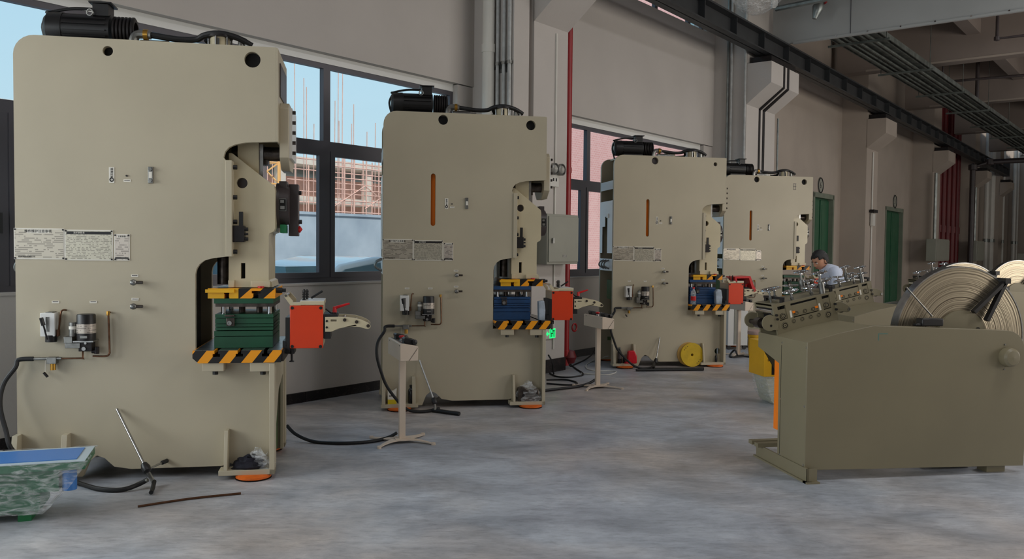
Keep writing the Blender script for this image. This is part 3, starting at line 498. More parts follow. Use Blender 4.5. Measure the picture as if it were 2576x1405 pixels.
# far bays: red risers, grey boxes, white pipes
nsc = 0.0
for k, px in enumerate((2360, 2372, 2384, 2396, 2407)):
    x = FW2.p(px, 500, -.2)[0]; t = thing('sprinkler_riser', ('red sprinkler riser closest to the fourth column', 'red sprinkler riser, second from the fourth column', 'middle one of the five red sprinkler risers', 'red sprinkler riser, fourth from the fourth column', 'red sprinkler riser standing furthest beyond the fourth column')[k], 'pipe', FW2, x, -.2, group='five red riser pipes')
    MB().cyl((0, 0, .1), (0, 0, 7.2), .11, n=12).build('tube', 'fire2', t); MB().cyl((0, 0, 2.35), (0, 0, 2.6), .14, n=12).build('coupling', 'fire2', t)
for (p0, p1, lb) in (((2330, 600), (2366, 655), 'grey electric box on the corner of the fourth column'), ((2436, 605), (2456, 655), 'dark grey electric box beside the red risers')):
    a = FW2.p(*p0, -.64); b = FW2.p(*p1, -.64); t = thing('electric_box', lb, 'electric box', FW2, a[0], -.64, b[1]); w_ = max(.5, (b[0] - a[0])); h_ = a[1] - b[1]
    MB().box(0, w_ * .9, -.3, 0, 0, h_).build('body', 'graybox', t, bevel=.01); MB().box(.04, w_ * .9 - .04, -.32, -.3, .04, h_ - .04).build('door', 'graybox', t); MB().cyl((w_ * .2, -.15, h_), (w_ * .2, -.15, 4.2 - b[1]), .05, n=8).build('feed_tube', 'galv', t)
x = FW2.p(2445, 500, -.75)[0]
pipe_run('dark vent pipe bending under the ceiling near the red risers', [FW2.w(x, -.75, .1), FW2.w(x, -.75, 4.95), FW2.w(x + .2, -1.3, 5.15), FW2.w(x + .2, -4.5, 5.15)], .1, 'darkgrey')
for k, (px, r) in enumerate(((2482, .1), (2494, .17), (2508, .07), (2516, .06), (2524, .07), (2552, .1), (2560, .06), (2566, .06))):
    x = FW2.p(px, 500, -.3)[0]; t = thing('white_riser', 'pale riser pipe at the far end of the hall, ' + ('first beyond the fifth column', 'the thickest one', 'thin one right of the thickest', 'fourth in the row', 'just before the sixth column', 'first beyond the sixth column', 'second beyond the sixth column', 'last in the row')[k], 'pipe', FW2, x, -.3, group='pale riser pipes at the far end')
    MB().cyl((0, 0, .05), (0, 0, 7.2), r, n=10).build('tube', 'pvc', t); MB().cyl((0, 0, 2.1), (0, 0, 2.25), r * 1.2, n=10).build('socket', 'galv', t)
a = FW2.w(31, -2.2); gt = thing('green_canopy', 'small green sheet canopy at the far end', 'canopy', loc=a, rz=FW2.rz)
MB().box(-1.2, 1.0, -.4, .4, 2.0, 2.3).build('sheet', 'green', gt); MB().cyl((-.9, 0, 0), (-.9, 0, 2.0), .05, n=8).cyl((.8, 0, 0), (.8, 0, 2.0), .05, n=8).build('post', 'galv', gt)
a = FW2.w(26.5, -2.4); gt = thing('far_machine', 'dark machine cabinet at the far end of the hall', 'cabinet', loc=a, rz=FW2.rz)
MB().box(-.8, .8, -.4, .4, 0, 1.6).build('body', 'graybox', gt, bevel=.02); MB().box(-.75, .2, -.45, -.4, .3, 1.4).build('door', 'black', gt); MB().cyl((.5, 0, 1.6), (.5, 0, 1.9), .2, n=12).build('motor', 'black', gt)

# ================================================================ OUTSIDE
struct(at(MB().box(-60, 80, .28, 90, -.5, -.01).build('yard', 'asphalt'), FW))
FN = 11.0
fz = FW.p(735, 537, FN)[1]
S('fence_wall', MB().box(-40, 13.0, FN, FN + .25, -.35, fz).box(-40, 13.0, FN - .05, FN + .3, fz, fz + .07), 'fence')
def car(label, s, n, mt, rz=0):
    t = thing('car', label, 'car', FW, s, n, -.01); t.rotation_euler.z += rz
    body = [(-2.2, .3), (-2.25, .6), (-2.1, .82), (-1.5, .95), (-.9, 1.38), (-.3, 1.48), (.6, 1.46), (1.2, 1.3), (1.75, 1.0), (2.2, .92), (2.28, .6), (2.2, .3)]
    MB().prism(body, -.82, .82).build('body', mt, t, bevel=.09)
    MB().prism([(-1.3, .98), (-.85, 1.32), (-.25, 1.40), (-.2, .98)], -.835, .835).prism([(-.12, .98), (-.12, 1.40), (.55, 1.38), (1.1, 1.22), (1.35, 1.0)], -.835, .835).build('side_windows', 'carglass', t)
    MB().prism_x([(-.7, 1.0), (-.62, 1.36), (.62, 1.36), (.7, 1.0)], -1.62, -1.0).build('windscreen', 'carglass', t).hide_render = False
    for x in (-1.4, 1.4):
        for y in (-.84, .84): MB().cyl((x, y - .1, .3), (x, y + .1, .3), .31, n=20).build('wheel', 'rubber', t)
car('white sedan parked outside the first window', 2.75, 2.2, 'carwhite')
car('pale blue sedan parked outside beside the white one', 1.15, 4.3, 'carblue')
car('blue car outside at the window edge', -2.0, 6.4, 'carblue')
# white block building seen at the far left
bz = thing('office_block', 'white building with grey bands outside the leftmost window', 'building', FW, -1.0, 16.5, -.35)
HB_ = FW.p(10, 248, 16.5)[1] + .35
MB().box(-14, 5.0, 0, 8, 0, HB_).build('wall', 'blockwhite', bz)
for k in range(9): MB().box(-14, 5.05, -.08, 0, (k + .6) * HB_ / 10, (k + 1.0) * HB_ / 10).build('band', 'blockgrey', bz)
# brick building beyond the second window
bb = thing('brick_building', 'pink brick building filling the view of the second window', 'building', FW, 16.3, 8.2, -.35)
MB().box(0, 40, 0, 4.2, 0, 16).build('wall', 'brick', bb)
for k in range(2):
    for j in range(3): MB().box(8 + k * 9, 10 + k * 9, -.03, .1, 5.5 + j * 4, 7 + j * 4).build('window', 'carglass', bb)
# scaffolding on the construction site
sc_ = thing('scaffolding', 'rusty scaffolding round a building site beyond the grey wall', 'scaffolding', FW, 0, 28, -.35)
rs = random.Random(3)
zb0 = FW.p(850, 545, 30)[1]; x0 = FW.p(735, 480, 30)[0]; x1 = FW.p(1150, 480, 30)[0]
zt0 = FW.p(850, 402, 30)[1] + .35; xs0 = FW.p(775, 480, 30)[0]
nx = 20
up = MB(); 
for i in range(nx + 1):
    x = xs0 + (x1 + 4 - xs0) * i / nx + rs.uniform(-.1, .1)
    for y in (0, 3): up.cyl((x, y, 0), (x, y, zt0 + rs.uniform(-.4, .6)), .04, n=5)
up.build('upright', 'scaf', sc_)['kind'] = 'stuff'
led = MB()
for k in range(9):
    z = 2 + (zt0 - 2) * k / 8
    for y in (0, 3): led.cyl((xs0 - .6, y, z), (x1 + 4, y, z), .035, n=5)
led.build('ledger', 'scaf', sc_)['kind'] = 'stuff'
br_ = MB()
for i in range(14):
    x = xs0 + i * 2.2; br_.cyl((x, -.05, 4), (x + 2.2 * rs.choice((-1, 1)), -.05, zt0 - 1.5), .03, n=5)
br_.build('brace', 'scaf', sc_)['kind'] = 'stuff'
rb = MB()
for i in range(26):
    x = xs0 - 4 + (x1 + 6 - xs0) * rs.random(); rb.cyl((x, 1.5, zt0 - 4), (x + rs.uniform(-.05, .05), 1.5, zt0 + rs.uniform(.5, 5.5)), .022, n=4)
rb.build('rebar', 'scaf', sc_)['kind'] = 'stuff'
cn = thing('unfinished_building', 'unfinished concrete floors behind the scaffolding', 'building', FW, xs0 - 3, 32.5, -.35)
for k in range(3): MB().box(0, 40, 0, 9, 2.2 * k + 2.2, 2.2 * k + 2.6).build('slab', 'conc2', cn)
for k in range(12):
    MB().box(k * 3.2, k * 3.2 + .45, .3, .75, 0, 6.6).build('pillar', 'conc2', cn)
MB().box(0, 40, 1.5, 2, 0, 6).build('infill_wall', 'scaf', cn)
tw = thing('tower_crane', 'yellow lattice tower crane mast beyond the grey wall', 'crane', FW, FW.p(645, 430, 26)[0], 26, -.35)
g = MB(); h = .7
for (a_, b_) in ((-h, -h), (h, -h), (h, h), (-h, h)): g.cyl((a_, b_, 0), (a_, b_, 13.5), .08, n=5)
for k in range(14):
    z = k * .95
    for (a_, b_, c_, d_) in ((-h, -h, h, -h), (h, -h, h, h), (h, h, -h, h), (-h, h, -h, -h)): g.cyl((a_, b_, z), (c_, d_, z + .95), .035, n=4).cyl((a_, b_, z), (c_, d_, z), .035, n=4)
g.build('mast', 'craney', tw)['kind'] = 'stuff'
# ================================================================ THE PRESSES (all four are the same model)
p0_ = ray(692, 1200); p0_ = CAM + p0_ * (5.95 / p0_.y)
FP = {1: Frame(p0_, 80), 2: Frame((.3184, 8.6766), 80, .9687, .9862), 3: Frame((2.9224, 11.8247), 80, .9517, .9663), 4: Frame((5.0634, 14.5234), 80, .9406, .9613)}
F1 = FP[1]
def A(px, py, y=0.0): return F1.p(px, py, y)             # local (x, z) of something seen on the first press
def B2(px, py, y=0.0): return FP[2].p(px, py, y)         # the same, read on the second press
W = .70                                                   # width between the outer faces of the side plates
def poly(pts, y=0.0): return [A(a, b, y) for a, b in pts]
def press(i, label):
    t = thing('power_press', label, 'press', group='four c-frame power presses')
    FP[i].put(t)
    slot = i > 1
    zt = A(300, 98)[1]; xl = -1.665; zb = .07
    x2, zh = A(691, 356); xr = .008
    # ---- side plate outline
    tl = arc(xl + .13, zt - .13, .13, 180, 90, 6)
    nx, nz = A(562, 392); gx = A(568, 402)[0]; gz = A(583, 645)[1]
    thx = A(491, 700)[0]; thz = A(540, 650)[1]
    out = [(xl, zb + .28)] + tl + [(xr, zt - .005), (xr, zh)] + [A(620, 358), A(592, 363)] + [A(576, 370), A(566, 381), A(562, 395)] + [(gx, A(568, 404)[1]), (gx, gz)] + \
        [A(530, 650), A(514, 655), A(502, 664), A(494, 676)] + [(thx, A(491, 690)[1]), (thx, .80), (xr - .01, .80), (xr - .01, .03), (-.2, .03), (-.30, .09), (-.36, zb)] + \
        [(-.95, zb), (-1.06, .09), (-1.12, .15), (-1.17, .17), (-1.22, .13), (-1.26, .03), (xl + .0, .03)]
    h1 = circ(*A(271, 128), .033) if i == 1 else circ(*B2(1115, 301), .05)
    if i == 1: h2 = circ(*A(635, 150), .054)
    elif i == 3: h2 = circ(*A(635, 150), .028)
    else: h2 = circ(*A(635, 150), .05)
    holes = [h1, h2]
    if i == 3: holes.append(circ(A(660, 1095)[0] + .02, .21, .045))
    sx0, sz0 = B2(1090, 442); _, sz1 = B2(1090, 562)
    if slot: holes.append(arc(sx0, sz0, .024, 0, 180, 6) + arc(sx0, sz1, .024, 180, 360, 6))
    MB().prism(out, 0, .045, holes).build('side_plate', 'cream', t)
    far = [h1, h2]
    MB().prism(out, W - .045, W, far).build('side_plate', 'cream', t, label='side plate away from the aisle')
    if i != 1 or True:
        for (hx, hz, hr) in ((h1[0][0] - (.033 if i == 1 else .05), h1[0][1], .033 if i == 1 else .05), (h2[0][0] - (.054 if i == 1 else .028 if i == 3 else .05), h2[0][1], .054 if i == 1 else .028 if i == 3 else .05)):
            MB().cyl((hx, .045, hz), (hx, .1, hz), hr + .02).build('shaft_bush', 'hole' if i != 3 else 'darkgrey', t)
    # ---- inner web plates in green primer, top plate, back panels
    MB().prism([(xl + .03, .35), (xl + .03, .4), (-.62, .4), (-.62, 1.45), (-.45, 1.55), (-.4, 2.1), (-.42, 2.3), (-.05, 2.4), (-.05, zt - .03), (xl + .15, zt - .03), (xl + .15, .35)], .3, .33).build('inner_web', 'greenin', t)
    MB().box(xl + .13, xr - .01, .045, W - .045, zt - .03, zt - .004).build('top_plate', 'cream', t)
    MB().box(thx - .1, thx - .08, .045, W - .045, .1, 1.5).build('cross_plate', 'iron', t); MB().box(xl + .25, xl + .27, .045, W - .045, .1, zt - .1).build('cross_plate', 'greenin', t)  # throat plate coloured near black to paint the shade inside the frame
    MB().box(xl - .004, xl + .006, .04, W - .04, 2.50, 2.62).box(xl - .004, xl + .006, .04, W - .04, 1.35, 1.52).build('cross_strip', 'white', t)
    MB().prism_x([(.03, 1.60), (W - .16, 1.60), (W - .16, 1.98), (W - .30, 1.98), (W - .30, 2.12), (W - .42, 2.12), (W - .42, 1.60), (W - .03, 1.60), (W - .03, 2.34), (.03, 2.34)], xl - .008, xl - .002).build('back_cover', 'white', t)
    MB().box(xl + .02, xl + .04, .1, .36, .95, 1.22).build('junction_box', 'greenin', t)
    MB().box(xl - .02, xl - .006, .2, .3, 2.1, 2.16).build('cover_sticker', 'sign', t)
    for k in range(3): MB().tube([(xl - .0, .2 + k * .13, 1.5), (xl - .06, .2 + k * .13, 1.47), (xl - .07, .2 + k * .13, 1.42), (xl - .0, .2 + k * .13, 1.38)], .012, 6).build('hook', 'zinc', t)
    # ---- head front: cover with dark panel, crank box with bolts
    MB().prism([(xr + .0005, zh), (xr + .012, zh), (xr + .012, zt - .01), (xr + .0005, zt - .006)], .0, W).build('head_front', 'cream', t)
    zA, zB_ = A(700, 250)[1], A(700, 384)[1]
    MB().box(xr + .012, xr + .02, .12, W - .1, A(700, 235)[1], A(700, 150)[1]).build('dark_window', 'darkgrey', t)
    MB().prism_x([(.16, zA), (W - .14, zA), (W - .1, zA - .05), (W - .1, zB_ - .03), (W - .2, zB_ - .10), (.24, zB_ - .10), (.12, zB_ - .02), (.12, zA - .04)], xr + .012, xr + .075).build('crank_cover', 'cream', t, bevel=.004)
    MB().box(xr + .075, xr + .095, .17, W - .15, zB_ - .02, zA - .03).build('cover_flange', 'white', t)
    for k in range(5): 
        z = zB_ + .02 + k * (zA - zB_ - .08) / 4
        MB().cyl((xr + .095, .19, z), (xr + .118, .19, z), .013, n=6).build('flange_bolt', 'dsteel', t)
    MB().cyl((-.32, .26, zh - .06), (xr + .02, .26, zh - .06), .05, n=20).build('balance_cylinder', 'dsteel', t)
    # ---- slide, its guide and gib
    ya, yb = .10, .56
    MB().box(A(597, 440, .16)[0], A(650, 440, .16)[0], .18, .5, A(620, 470, .16)[1], A(620, 350, .16)[1] + .08).build('guide_column', 'casting', t)
    MB().box(A(650, 420, .2)[0], A(662, 420, .2)[0], .2, .44, A(650, 455, .2)[1], A(650, 362, .2)[1]).build('guide_edge', 'steel', t)
    MB().box(A(650, 400, .2)[0], A(672, 400, .2)[0], .24, .36, A(650, 412, .2)[1], A(650, 397, .2)[1]).build('limit_block', 'dsteel', t)
    P_ = lambda *q: [A(a, b, ya) for a, b in q]
    hc = circ(*A(609, 460, ya), .037)
    sl = P_((576, 385), (584, 385), (690, 468), (692, 478), (692, 574), (688, 582), (678, 586), (676, 592), (676, 704), (683, 708), (686, 722), (575, 722))
    slh = P_((606, 661), (617, 661), (617, 700), (606, 700))
    MB().prism(sl, ya, yb, [hc, slh]).build('slide', 'casting', t)
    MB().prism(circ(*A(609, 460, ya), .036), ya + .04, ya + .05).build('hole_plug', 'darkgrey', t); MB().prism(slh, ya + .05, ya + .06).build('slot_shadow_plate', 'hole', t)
    MB().box(A(632, 710, ya)[0], A(680, 710, ya)[0], ya - .03, yb - .05, A(600, 722, ya)[1], A(600, 706, ya)[1]).box(A(575, 710, ya)[0], A(590, 710, ya)[0], ya - .02, yb - .05, A(600, 722, ya)[1], A(600, 704, ya)[1]).build('slide_foot', 'casting', t, bevel=.004)
    MB().box(gx, A(583, 500, -.01)[0], -.012, .12, gz, A(575, 403)[1]).build('gib_plate', 'cream', t, bevel=.002)
    for py in (419, 495, 557, 633): x, z = A(584, py, .02); MB().cyl((x, .06, z), (x + .028, .06, z), .016, n=8).build('gib_bolt', 'black', t)
    x0, z0 = A(585, 608, .02); x1, z1 = A(614, 567, .02)
    MB().box(x0, x1, .02, ya, z0, z1).build('clamp_block', 'iron', t, bevel=.003)
    a = A(601, 532, .03); b = A(611, 568, .03); MB().box(a[0], b[0], .03, .055, b[1], a[1]).build('clamp_rod', 'black', t)
    for py in (576, 588, 601): x, z = A(614, py, .04); MB().cyl((x, .05, z), (x + .026, .05, z), .013 if py != 588 else .008, n=8).build('clamp_bolt', 'black', t)
    # knock-out cylinder in the throat
    a = A(542, 652, .18); b = A(574, 715, .18)
    MB().cyl(((a[0] + b[0]) / 2, .26, b[1]), ((a[0] + b[0]) / 2, .26, a[1] + .05), (b[0] - a[0]) / 2, n=24).build('balance_tank', 'dsteel', t)
    # ---- shut-height indicator on the slide front
    cx = A(700, 515, .2)[0]; cz = A(700, 515, .2)[1]
    MB().cyl((cx - .02, .33, cz), (cx + .005, .33, cz), .165, n=32).cyl((cx + .005, .33, cz), (cx + .07, .33, cz), .15, .135, n=32).build('indicator_drum', 'darkgrey', t)
    MB().box(cx + .0, cx + .055, .26, .4, cz + .12, cz + .175).build('indicator_top', 'darkgrey', t, bevel=.003)
    bz0 = MB().box(cx + .004, cx + .06, .176, .184, cz - .045, cz + .045).build('indicator_badge', 'hole', t)
    MB().box(cx + .006, cx + .058, .174, .176, cz + .041, cz + .045).box(cx + .006, cx + .058, .174, .176, cz - .045, cz - .041).box(cx + .006, cx + .009, .174, .176, cz - .041, cz + .041).box(cx + .055, cx + .058, .174, .176, cz - .041, cz + .041).box(cx + .016, cx + .042, .173, .176, cz + .014, cz + .034).box(cx + .016, cx + .046, .173, .176, cz - .032, cz - .008).build('badge_print', 'zinc', t)
    if i == 1:
        MB().box(cx + .012, cx + .05, .2, .4, cz - .2, cz - .14).build('green_box', 'green', t, bevel=.003)
        MB().box(cx + .06, cx + .13, .34, .46, cz - .22, cz + .16).build('control_panel', 'darkgrey', t, bevel=.004)
        MB().lathe([(.022, 0), (.026, .012), (0, .03)], (cx + .13, .36, cz - .17), (1, 0, 0), 14).build('stop_button', 'red', t)
        MB().cyl((cx + .13, .36, cz - .115), (cx + .155, .36, cz - .115), .016).cyl((cx + .13, .38, cz + .1), (cx + .15, .38, cz + .1), .016).build('selector_knob', 'black', t)
    # ---- slide plate with hazard stripes and a rail
    yn = .02; q = lambda px, py: A(px, py, yn)
    z0, z1 = q(600, 750)[1], q(600, 725)[1]; xa, xb = q(523, 740)[0], q(692, 740)[0]
    nt = lambda px: q(px, 740)[0]
    prof = [(xa, z0), (nt(565), z0), (nt(565), z0 + .03), (nt(561), z0 + .03), (nt(561), z0 + .047), (nt(580), z0 + .047), (nt(580), z0 + .03), (nt(576), z0 + .03), (nt(576), z0),
            (nt(637), z0), (nt(637), z0 + .035), (nt(633), z0 + .035), (nt(633), z0 + .052), (nt(655), z0 + .052), (nt(655), z0 + .035), (nt(650), z0 + .035), (nt(650), z0), (xb, z0), (xb, z1), (xa + .02, z1)]
    MB().prism(prof, yn, .58).build('slide_plate', 'stripe2', t)
    MB().box(q(518, 730)[0], q(590, 730)[0], yn - .03, yn, q(518, 735)[1], q(518, 727)[1]).build('orange_rail', 'yellow', t)
    MB().box(q(523, 740)[0], q(600, 740)[0], yn - .004, yn, z0 + .05, z1).box(q(523, 740)[0], q(564, 740)[0], yn - .004, yn, z0, z0 + .0499).box(q(577, 740)[0], q(600, 740)[0], yn - .004, yn, z0, z0 + .0499).build('orange_patch', 'yellow', t)
    x, z = q(700, 731); MB().cyl((x - .03, .1, z), (x + .02, .1, z), .02, n=8).cyl((x + .02, .1, z), (x + .045, .1, z), .013, n=8).build('plate_bolt', 'black', t)
    x, z = q(655, 722); MB().cyl((x, yn + .03, z - .005), (x, yn + .03, z + .006), .022, n=12).build('red_cap', 'red', t)
    # ---- bolster with hazard stripes and T slots
    yb0 = -.12; q = lambda px, py: A(px, py, yb0)
    zt1 = q(600, 881)[1]; zb1 = q(600, 912)[1]; x0 = q(484, 890)[0]; x1 = q(708, 890)[0]
    pts = [(x0, zt1), (x0, zt1 - .05), (q(499, 912)[0], zb1), (x1 - .004, zb1), (x1, zb1 + .01), (x1, zt1)]
    sl_ = []
    for pxs in (668, 602, 544)[:3]:
        c = q(pxs, 890)[0]; sl_ += [(c + .012, zt1), (c + .012, zt1 - .022), (c + .024, zt1 - .022), (c + .024, zt1 - .042), (c - .024, zt1 - .042), (c - .024, zt1 - .022), (c - .012, zt1 - .022), (c - .012, zt1)]
    MB().prism(pts + sl_, yb0, W + .1).build('bolster', 'stripe1', t)
    MB().box(x0 + .01, x0 + .01 + (sl_[-1][0] - x0 - .02), yb0 + .005, W + .095, zt1, zt1 + .0015).box(sl_[0][0] + .002, x1 - .004, yb0 + .005, W + .095, zt1, zt1 + .0015).box(sl_[8][0] + .002, sl_[7][0] - .002, yb0 + .005, W + .095, zt1, zt1 + .0015).box(sl_[16][0] + .002, sl_[15][0] - .002, yb0 + .005, W + .095, zt1, zt1 + .0015).build('bolster_top', 'steel', t)
    MB().box(x1, x1 + .012, yb0 + .02, W, zb1 + .005, zt1 - .004).build('end_bar', 'dsteel', t)
    # supports and foot flanges
    for a_, b_ in (((508, 912), (562, 934)), ((628, 912), (692, 934))):
        p, r = q(*a_), q(*b_); MB().box(p[0], r[0], yb0 + .01, .0, r[1], p[1]).build('bolster_support', 'cream', t, bevel=.003)
    for px in (538, 659):
        p = q(px, 940); MB().cyl((p[0], yb0 + .06, p[1] - .012), (p[0], yb0 + .06, p[1] + .02), .019, n=8).build('support_bolt', 'black', t)
    def foot(xa, xb, y0, y1, gl, gr, tall):
        zf = .03; m_ = MB().box(xa, xb, y0, y1, zf, zf + .035)
        hz = .33
        m_.prism_x([(y0 if y0 < 0 else y1, zf + .035), (y0 + .01 if y0 < 0 else y1 - .01, zf + .12), (y0 + .05 if y0 < 0 else y1 - .05, hz), (0 if y0 < 0 else W, hz), (0 if y0 < 0 else W, zf + .035)], gl[0], gl[1])
        if tall: m_.box(gr[0], gr[1], y0, y1, zf, zb1 - .01)
        else: m_.prism_x([(y0 if y0 < 0 else y1, zf + .035), (y0 + .01 if y0 < 0 else y1 - .01, zf + .12), (y0 + .05 if y0 < 0 else y1 - .05, hz), (0 if y0 < 0 else W, hz), (0 if y0 < 0 else W, zf + .035)], gr[0], gr[1])
        m_.build('foot', 'cream', t, bevel=.002)
    fx0, fx1 = q(549, 1198)[0], xr; lx0, lx1 = B2(958, 1020, -.12)[0], B2(1052, 1020, -.12)[0]
    for (y0, y1) in ((-.12, .0), (W, W + .12)):
        foot(fx0, fx1, y0, y1, (q(562, 1100)[0], q(571, 1100)[0]), (xr - .035, xr), True)
        foot(lx0, lx1, y0, y1, (lx0 + .01, lx0 + .045), (lx1 - .06, lx1 - .025), False)
        for cx_ in ((fx0 + fx1) / 2 + .04, (lx0 + lx1) / 2):
            yc = y0 + .05 if y0 < 0 else y1 - .05
            o = MB().lathe([(.105, 0), (.12, .008), (.12, .022), (.105, .03), (0, .03)], (cx_, yc, .002), (0, 0, 1), 28).build('levelling_pad', 'puck', t)
            MB().cyl((cx_, yc, 0), (cx_, yc, .004), .122, n=28).build('rubber_pad', 'rubber', o)
    # ---- green inner back seen below the bolster on the front side
    MB().prism_x([(.08, .05), (W - .06, .05), (W - .06, .6), (.3, .52), (.08, .3)], xr - .06, xr - .05).build('front_cavity', 'greenin', t)
    MB().prism_x([(.046, .03), (.09, .03), (.09, .3), (.3, .55), (W - .06, .62), (W - .06, .03), (W - .046, .03), (W - .046, .79), (.046, .79)], xr - .03, xr - .011).build('front_plate', 'cream', t)
    # ---- motor on the top plate, clutch air joint with hose
    ym = .36
    p = A(160, 78, ym); r = A(283, 78, ym); rr = .108; zc = A(220, 37, ym)[1] - rr
    mo = MB().cyl((p[0], ym, zc), (r[0], ym, zc), rr, n=28).build('motor', 'black', t)
    for k in range(18):
        a_ = R(-70 + k * 20); cy, cz_ = ym + math.cos(a_) * rr, zc + math.sin(a_) * rr
        if math.sin(a_) > .75: continue
        m_ = MB().box(p[0] + .02, r[0] - .02, -.004, .004, -.001, .016); 
        m_.v = [(v[0], cy + v[1] * math.sin(a_) + v[2] * math.cos(a_), cz_ - v[1] * math.cos(a_) + v[2] * math.sin(a_)) for v in m_.v]; m_.build('fin', 'black', mo)
    xf = A(118, 78, ym)[0]
    MB().lathe([(.085, 0), (.108, .02), (.113, .1), (.113, p[0] - xf + .01), (0, p[0] - xf + .01)], (xf, ym, zc), (1, 0, 0), 28).build('fan_cover', 'black', mo)
    MB().lathe([(0, 0), (.085, .004), (.085, .0)], (xf - .002, ym, zc), (1, 0, 0), 28).build('fan_grille', 'zinc', mo)
    x0 = A(288, 78, ym)[0]; x1 = A(343, 78, ym)[0]
    pu = MB()
    prof = [(0, 0), (.06, 0)]; n_ = 6; wd = x1 - x0
    for k in range(n_): prof += [(.096, wd * k / n_ + .002), (.103, wd * (k + .3) / n_), (.103, wd * (k + .7) / n_), (.092, wd * (k + .98) / n_)]
    prof += [(.07, wd), (.065, wd - .03), (0, wd - .03)]
    pu.lathe(prof, (x0, ym, zc), (1, 0, 0), 28).build('pulley', 'iron', mo)
    bx0, bx1 = A(236, 30, ym)[0], A(284, 30, ym)[0]; bz = zc + rr - .02; 
    MB().box(bx0 + .01, bx1 - .01, ym - .07, ym + .07, bz, bz + .085).box(bx0 - .012, bx1 + .012, ym - .085, ym + .085, bz + .085, bz + .097).build('terminal_box', 'black', mo, bevel=.003)
    MB().torus((bx0 + .0, ym - .09, bz + .015), (.3, 1, 0), .022, .006, 16, 6).build('lifting_eye', 'zinc', mo)
    MB().tube([(bx0, ym, bz + .06), (bx0 - .15, ym, bz + .055), (bx0 - .3, ym, bz + .02), (xf + .02, ym - .02, zc + .1), (xf - .02, ym - .02, zc), (xf + .02, ym, zt - .02)], .011, 8).build('motor_cable', 'rubber', mo)
    MB().box(p[0] + .02, r[0] - .02, ym - .12, ym + .12, zt - .004, zt + .04).build('motor_base', 'black', mo)
    yc = .28; c0, c1_ = A(517, 80, yc)[0], A(590, 80, yc)[0]; cm = (c0 + c1_) / 2
    cu = MB().cyl((cm, yc, zt), (cm, yc, zt + .015), .13, n=28).cyl((cm, yc, zt + .015), (cm, yc, zt + .1), .068, n=28).build('clutch_housing', 'casting', t)
    MB().cyl((cm, yc, zt + .1), (cm, yc, zt + .115), .09, n=28).cyl((cm, yc, zt + .115), (cm, yc, zt + .13), .03, n=12).build('housing_lid', 'iron', cu)
    for k in range(6): a_ = k * PI / 3 + .3; MB().cyl((cm + 0.078 * math.cos(a_), yc + 0.078 * math.sin(a_), zt), (cm + 0.078 * math.cos(a_), yc + 0.078 * math.sin(a_), zt + .115), .007, n=8).build('stud', 'steel', cu)
    MB().cyl((cm, yc - .077, zt + .02), (cm, yc - .078, zt + .085), .008, n=6).build('black_mark', 'black', cu)
    v0 = A(335, 88, yc)[0]
    va = MB().tube([(v0, yc, zt - .02), (v0, yc, zt + .06), (v0 + .03, yc, zt + .1), (v0 + .12, yc, zt + .1)], .03, 10).cyl((v0 + .05, yc, zt + .03), (v0 + .24, yc, zt + .03), .035, n=12).box(v0 + .2, v0 + .3, yc - .03, yc + .03, zt, zt + .05).build('air_valve', 'zinc', t)
    MB().ring((v0 + .07, yc, zt + .1), (v0 + .1, yc, zt + .1), .038, .02, 16).build('brass_nut', 'brass', va)
    MB().tube([(v0 + .12, yc, zt + .1), (v0 + .3, yc, zt + .08), (v0 + .42, yc, zt + .085), (cm - .1, yc - .03, zt + .11), (cm, yc - .06, zt + .122), (cm + .12, yc - .03, zt + .105), (cm + .22, yc, zt + .06)], .022, 10).build('air_hose', 'rubber', t)
    MB().tube([(v0 + .3, yc + .1, zt + .03), (v0 + .5, yc + .1, zt + .045), (cm - .1, yc + .02, zt + .09)], .016, 8).build('air_hose', 'rubber', t)
    xx = A(607, 100, yc)[0]; MB().tube([(xx, yc, zt - .02), (xx, yc, zt + .07), (xx + .02, yc, zt + .09), (xx + .05, yc, zt + .05)], .024, 10).build('elbow', 'zinc', t)
    if i in (3, 4): MB().cyl((cm - .3, yc + .1, zt), (cm - .3, yc + .1, zt + .09), .08, n=20).build('oil_cup', 'casting', t)
    # ---- plates, gauge and fittings on the side panel
    def plate(a_, b_, m_, nm, dz=-.004):
        p, r = A(*a_), A(*b_); w_, h_ = r[0] - p[0], p[1] - r[1]; o = MB().box(0, w_, dz, 0, -h_, 0).build(nm, 'sign', t, label=None); o.location = (p[0], 0, p[1])
        f = MB().box(.006, w_ - .006, dz - .0012, dz, -h_ + .006, -.006).build('print', m_, o)
        for (a1, b1) in ((.008, -.008), (w_ - .008, -.008), (.008, -h_ + .008), (w_ - .008, -h_ + .008)): MB().cyl((a1, dz - .001, b1), (a1, dz - .004, b1), .006, n=8).build('rivet', 'iron', o)
        return o, w_, h_
    o, w_, h_ = plate((35, 573), (163, 652), 'print1', 'instruction_plate')
    MB().box(w_ * .26, w_ * .7, -.0058, -.0052, -.032, -.008).build('title_band', 'sign', o); text('title', '操作维护注意事项', .021, 'black', o, (w_ * .48, -.0062, -.02))
    text('maker_line', '机床制造有限公司', .013, 'black', o, (w_ * .25, -.0062, -h_ + .017))
    o, w_, h_ = plate((163, 577), (285, 655), 'print2', 'parameter_plate')
    MB().box(.012, w_ - .012, -.0064, -.0052, -.03, -.012).build('title_band', 'black', o); text('title', '技术参数表', .014, 'sign', o, (w_ * .3, -.0068, -.021))
    o, w_, h_ = plate((287, 588), (327, 655), 'print3', 'rating_plate')
    MB().box(.02, w_ - .02, -.0058, -.0052, -.024, -.01).build('title_band', 'sign', o); text('title', '主要参数', .013, 'black', o, (w_ * .5, -.0062, -.017))
    MB().box(.008, w_ - .008, -.006, -.0052, -h_ + .012, -h_ + .022).build('footer_band', 'black', o)
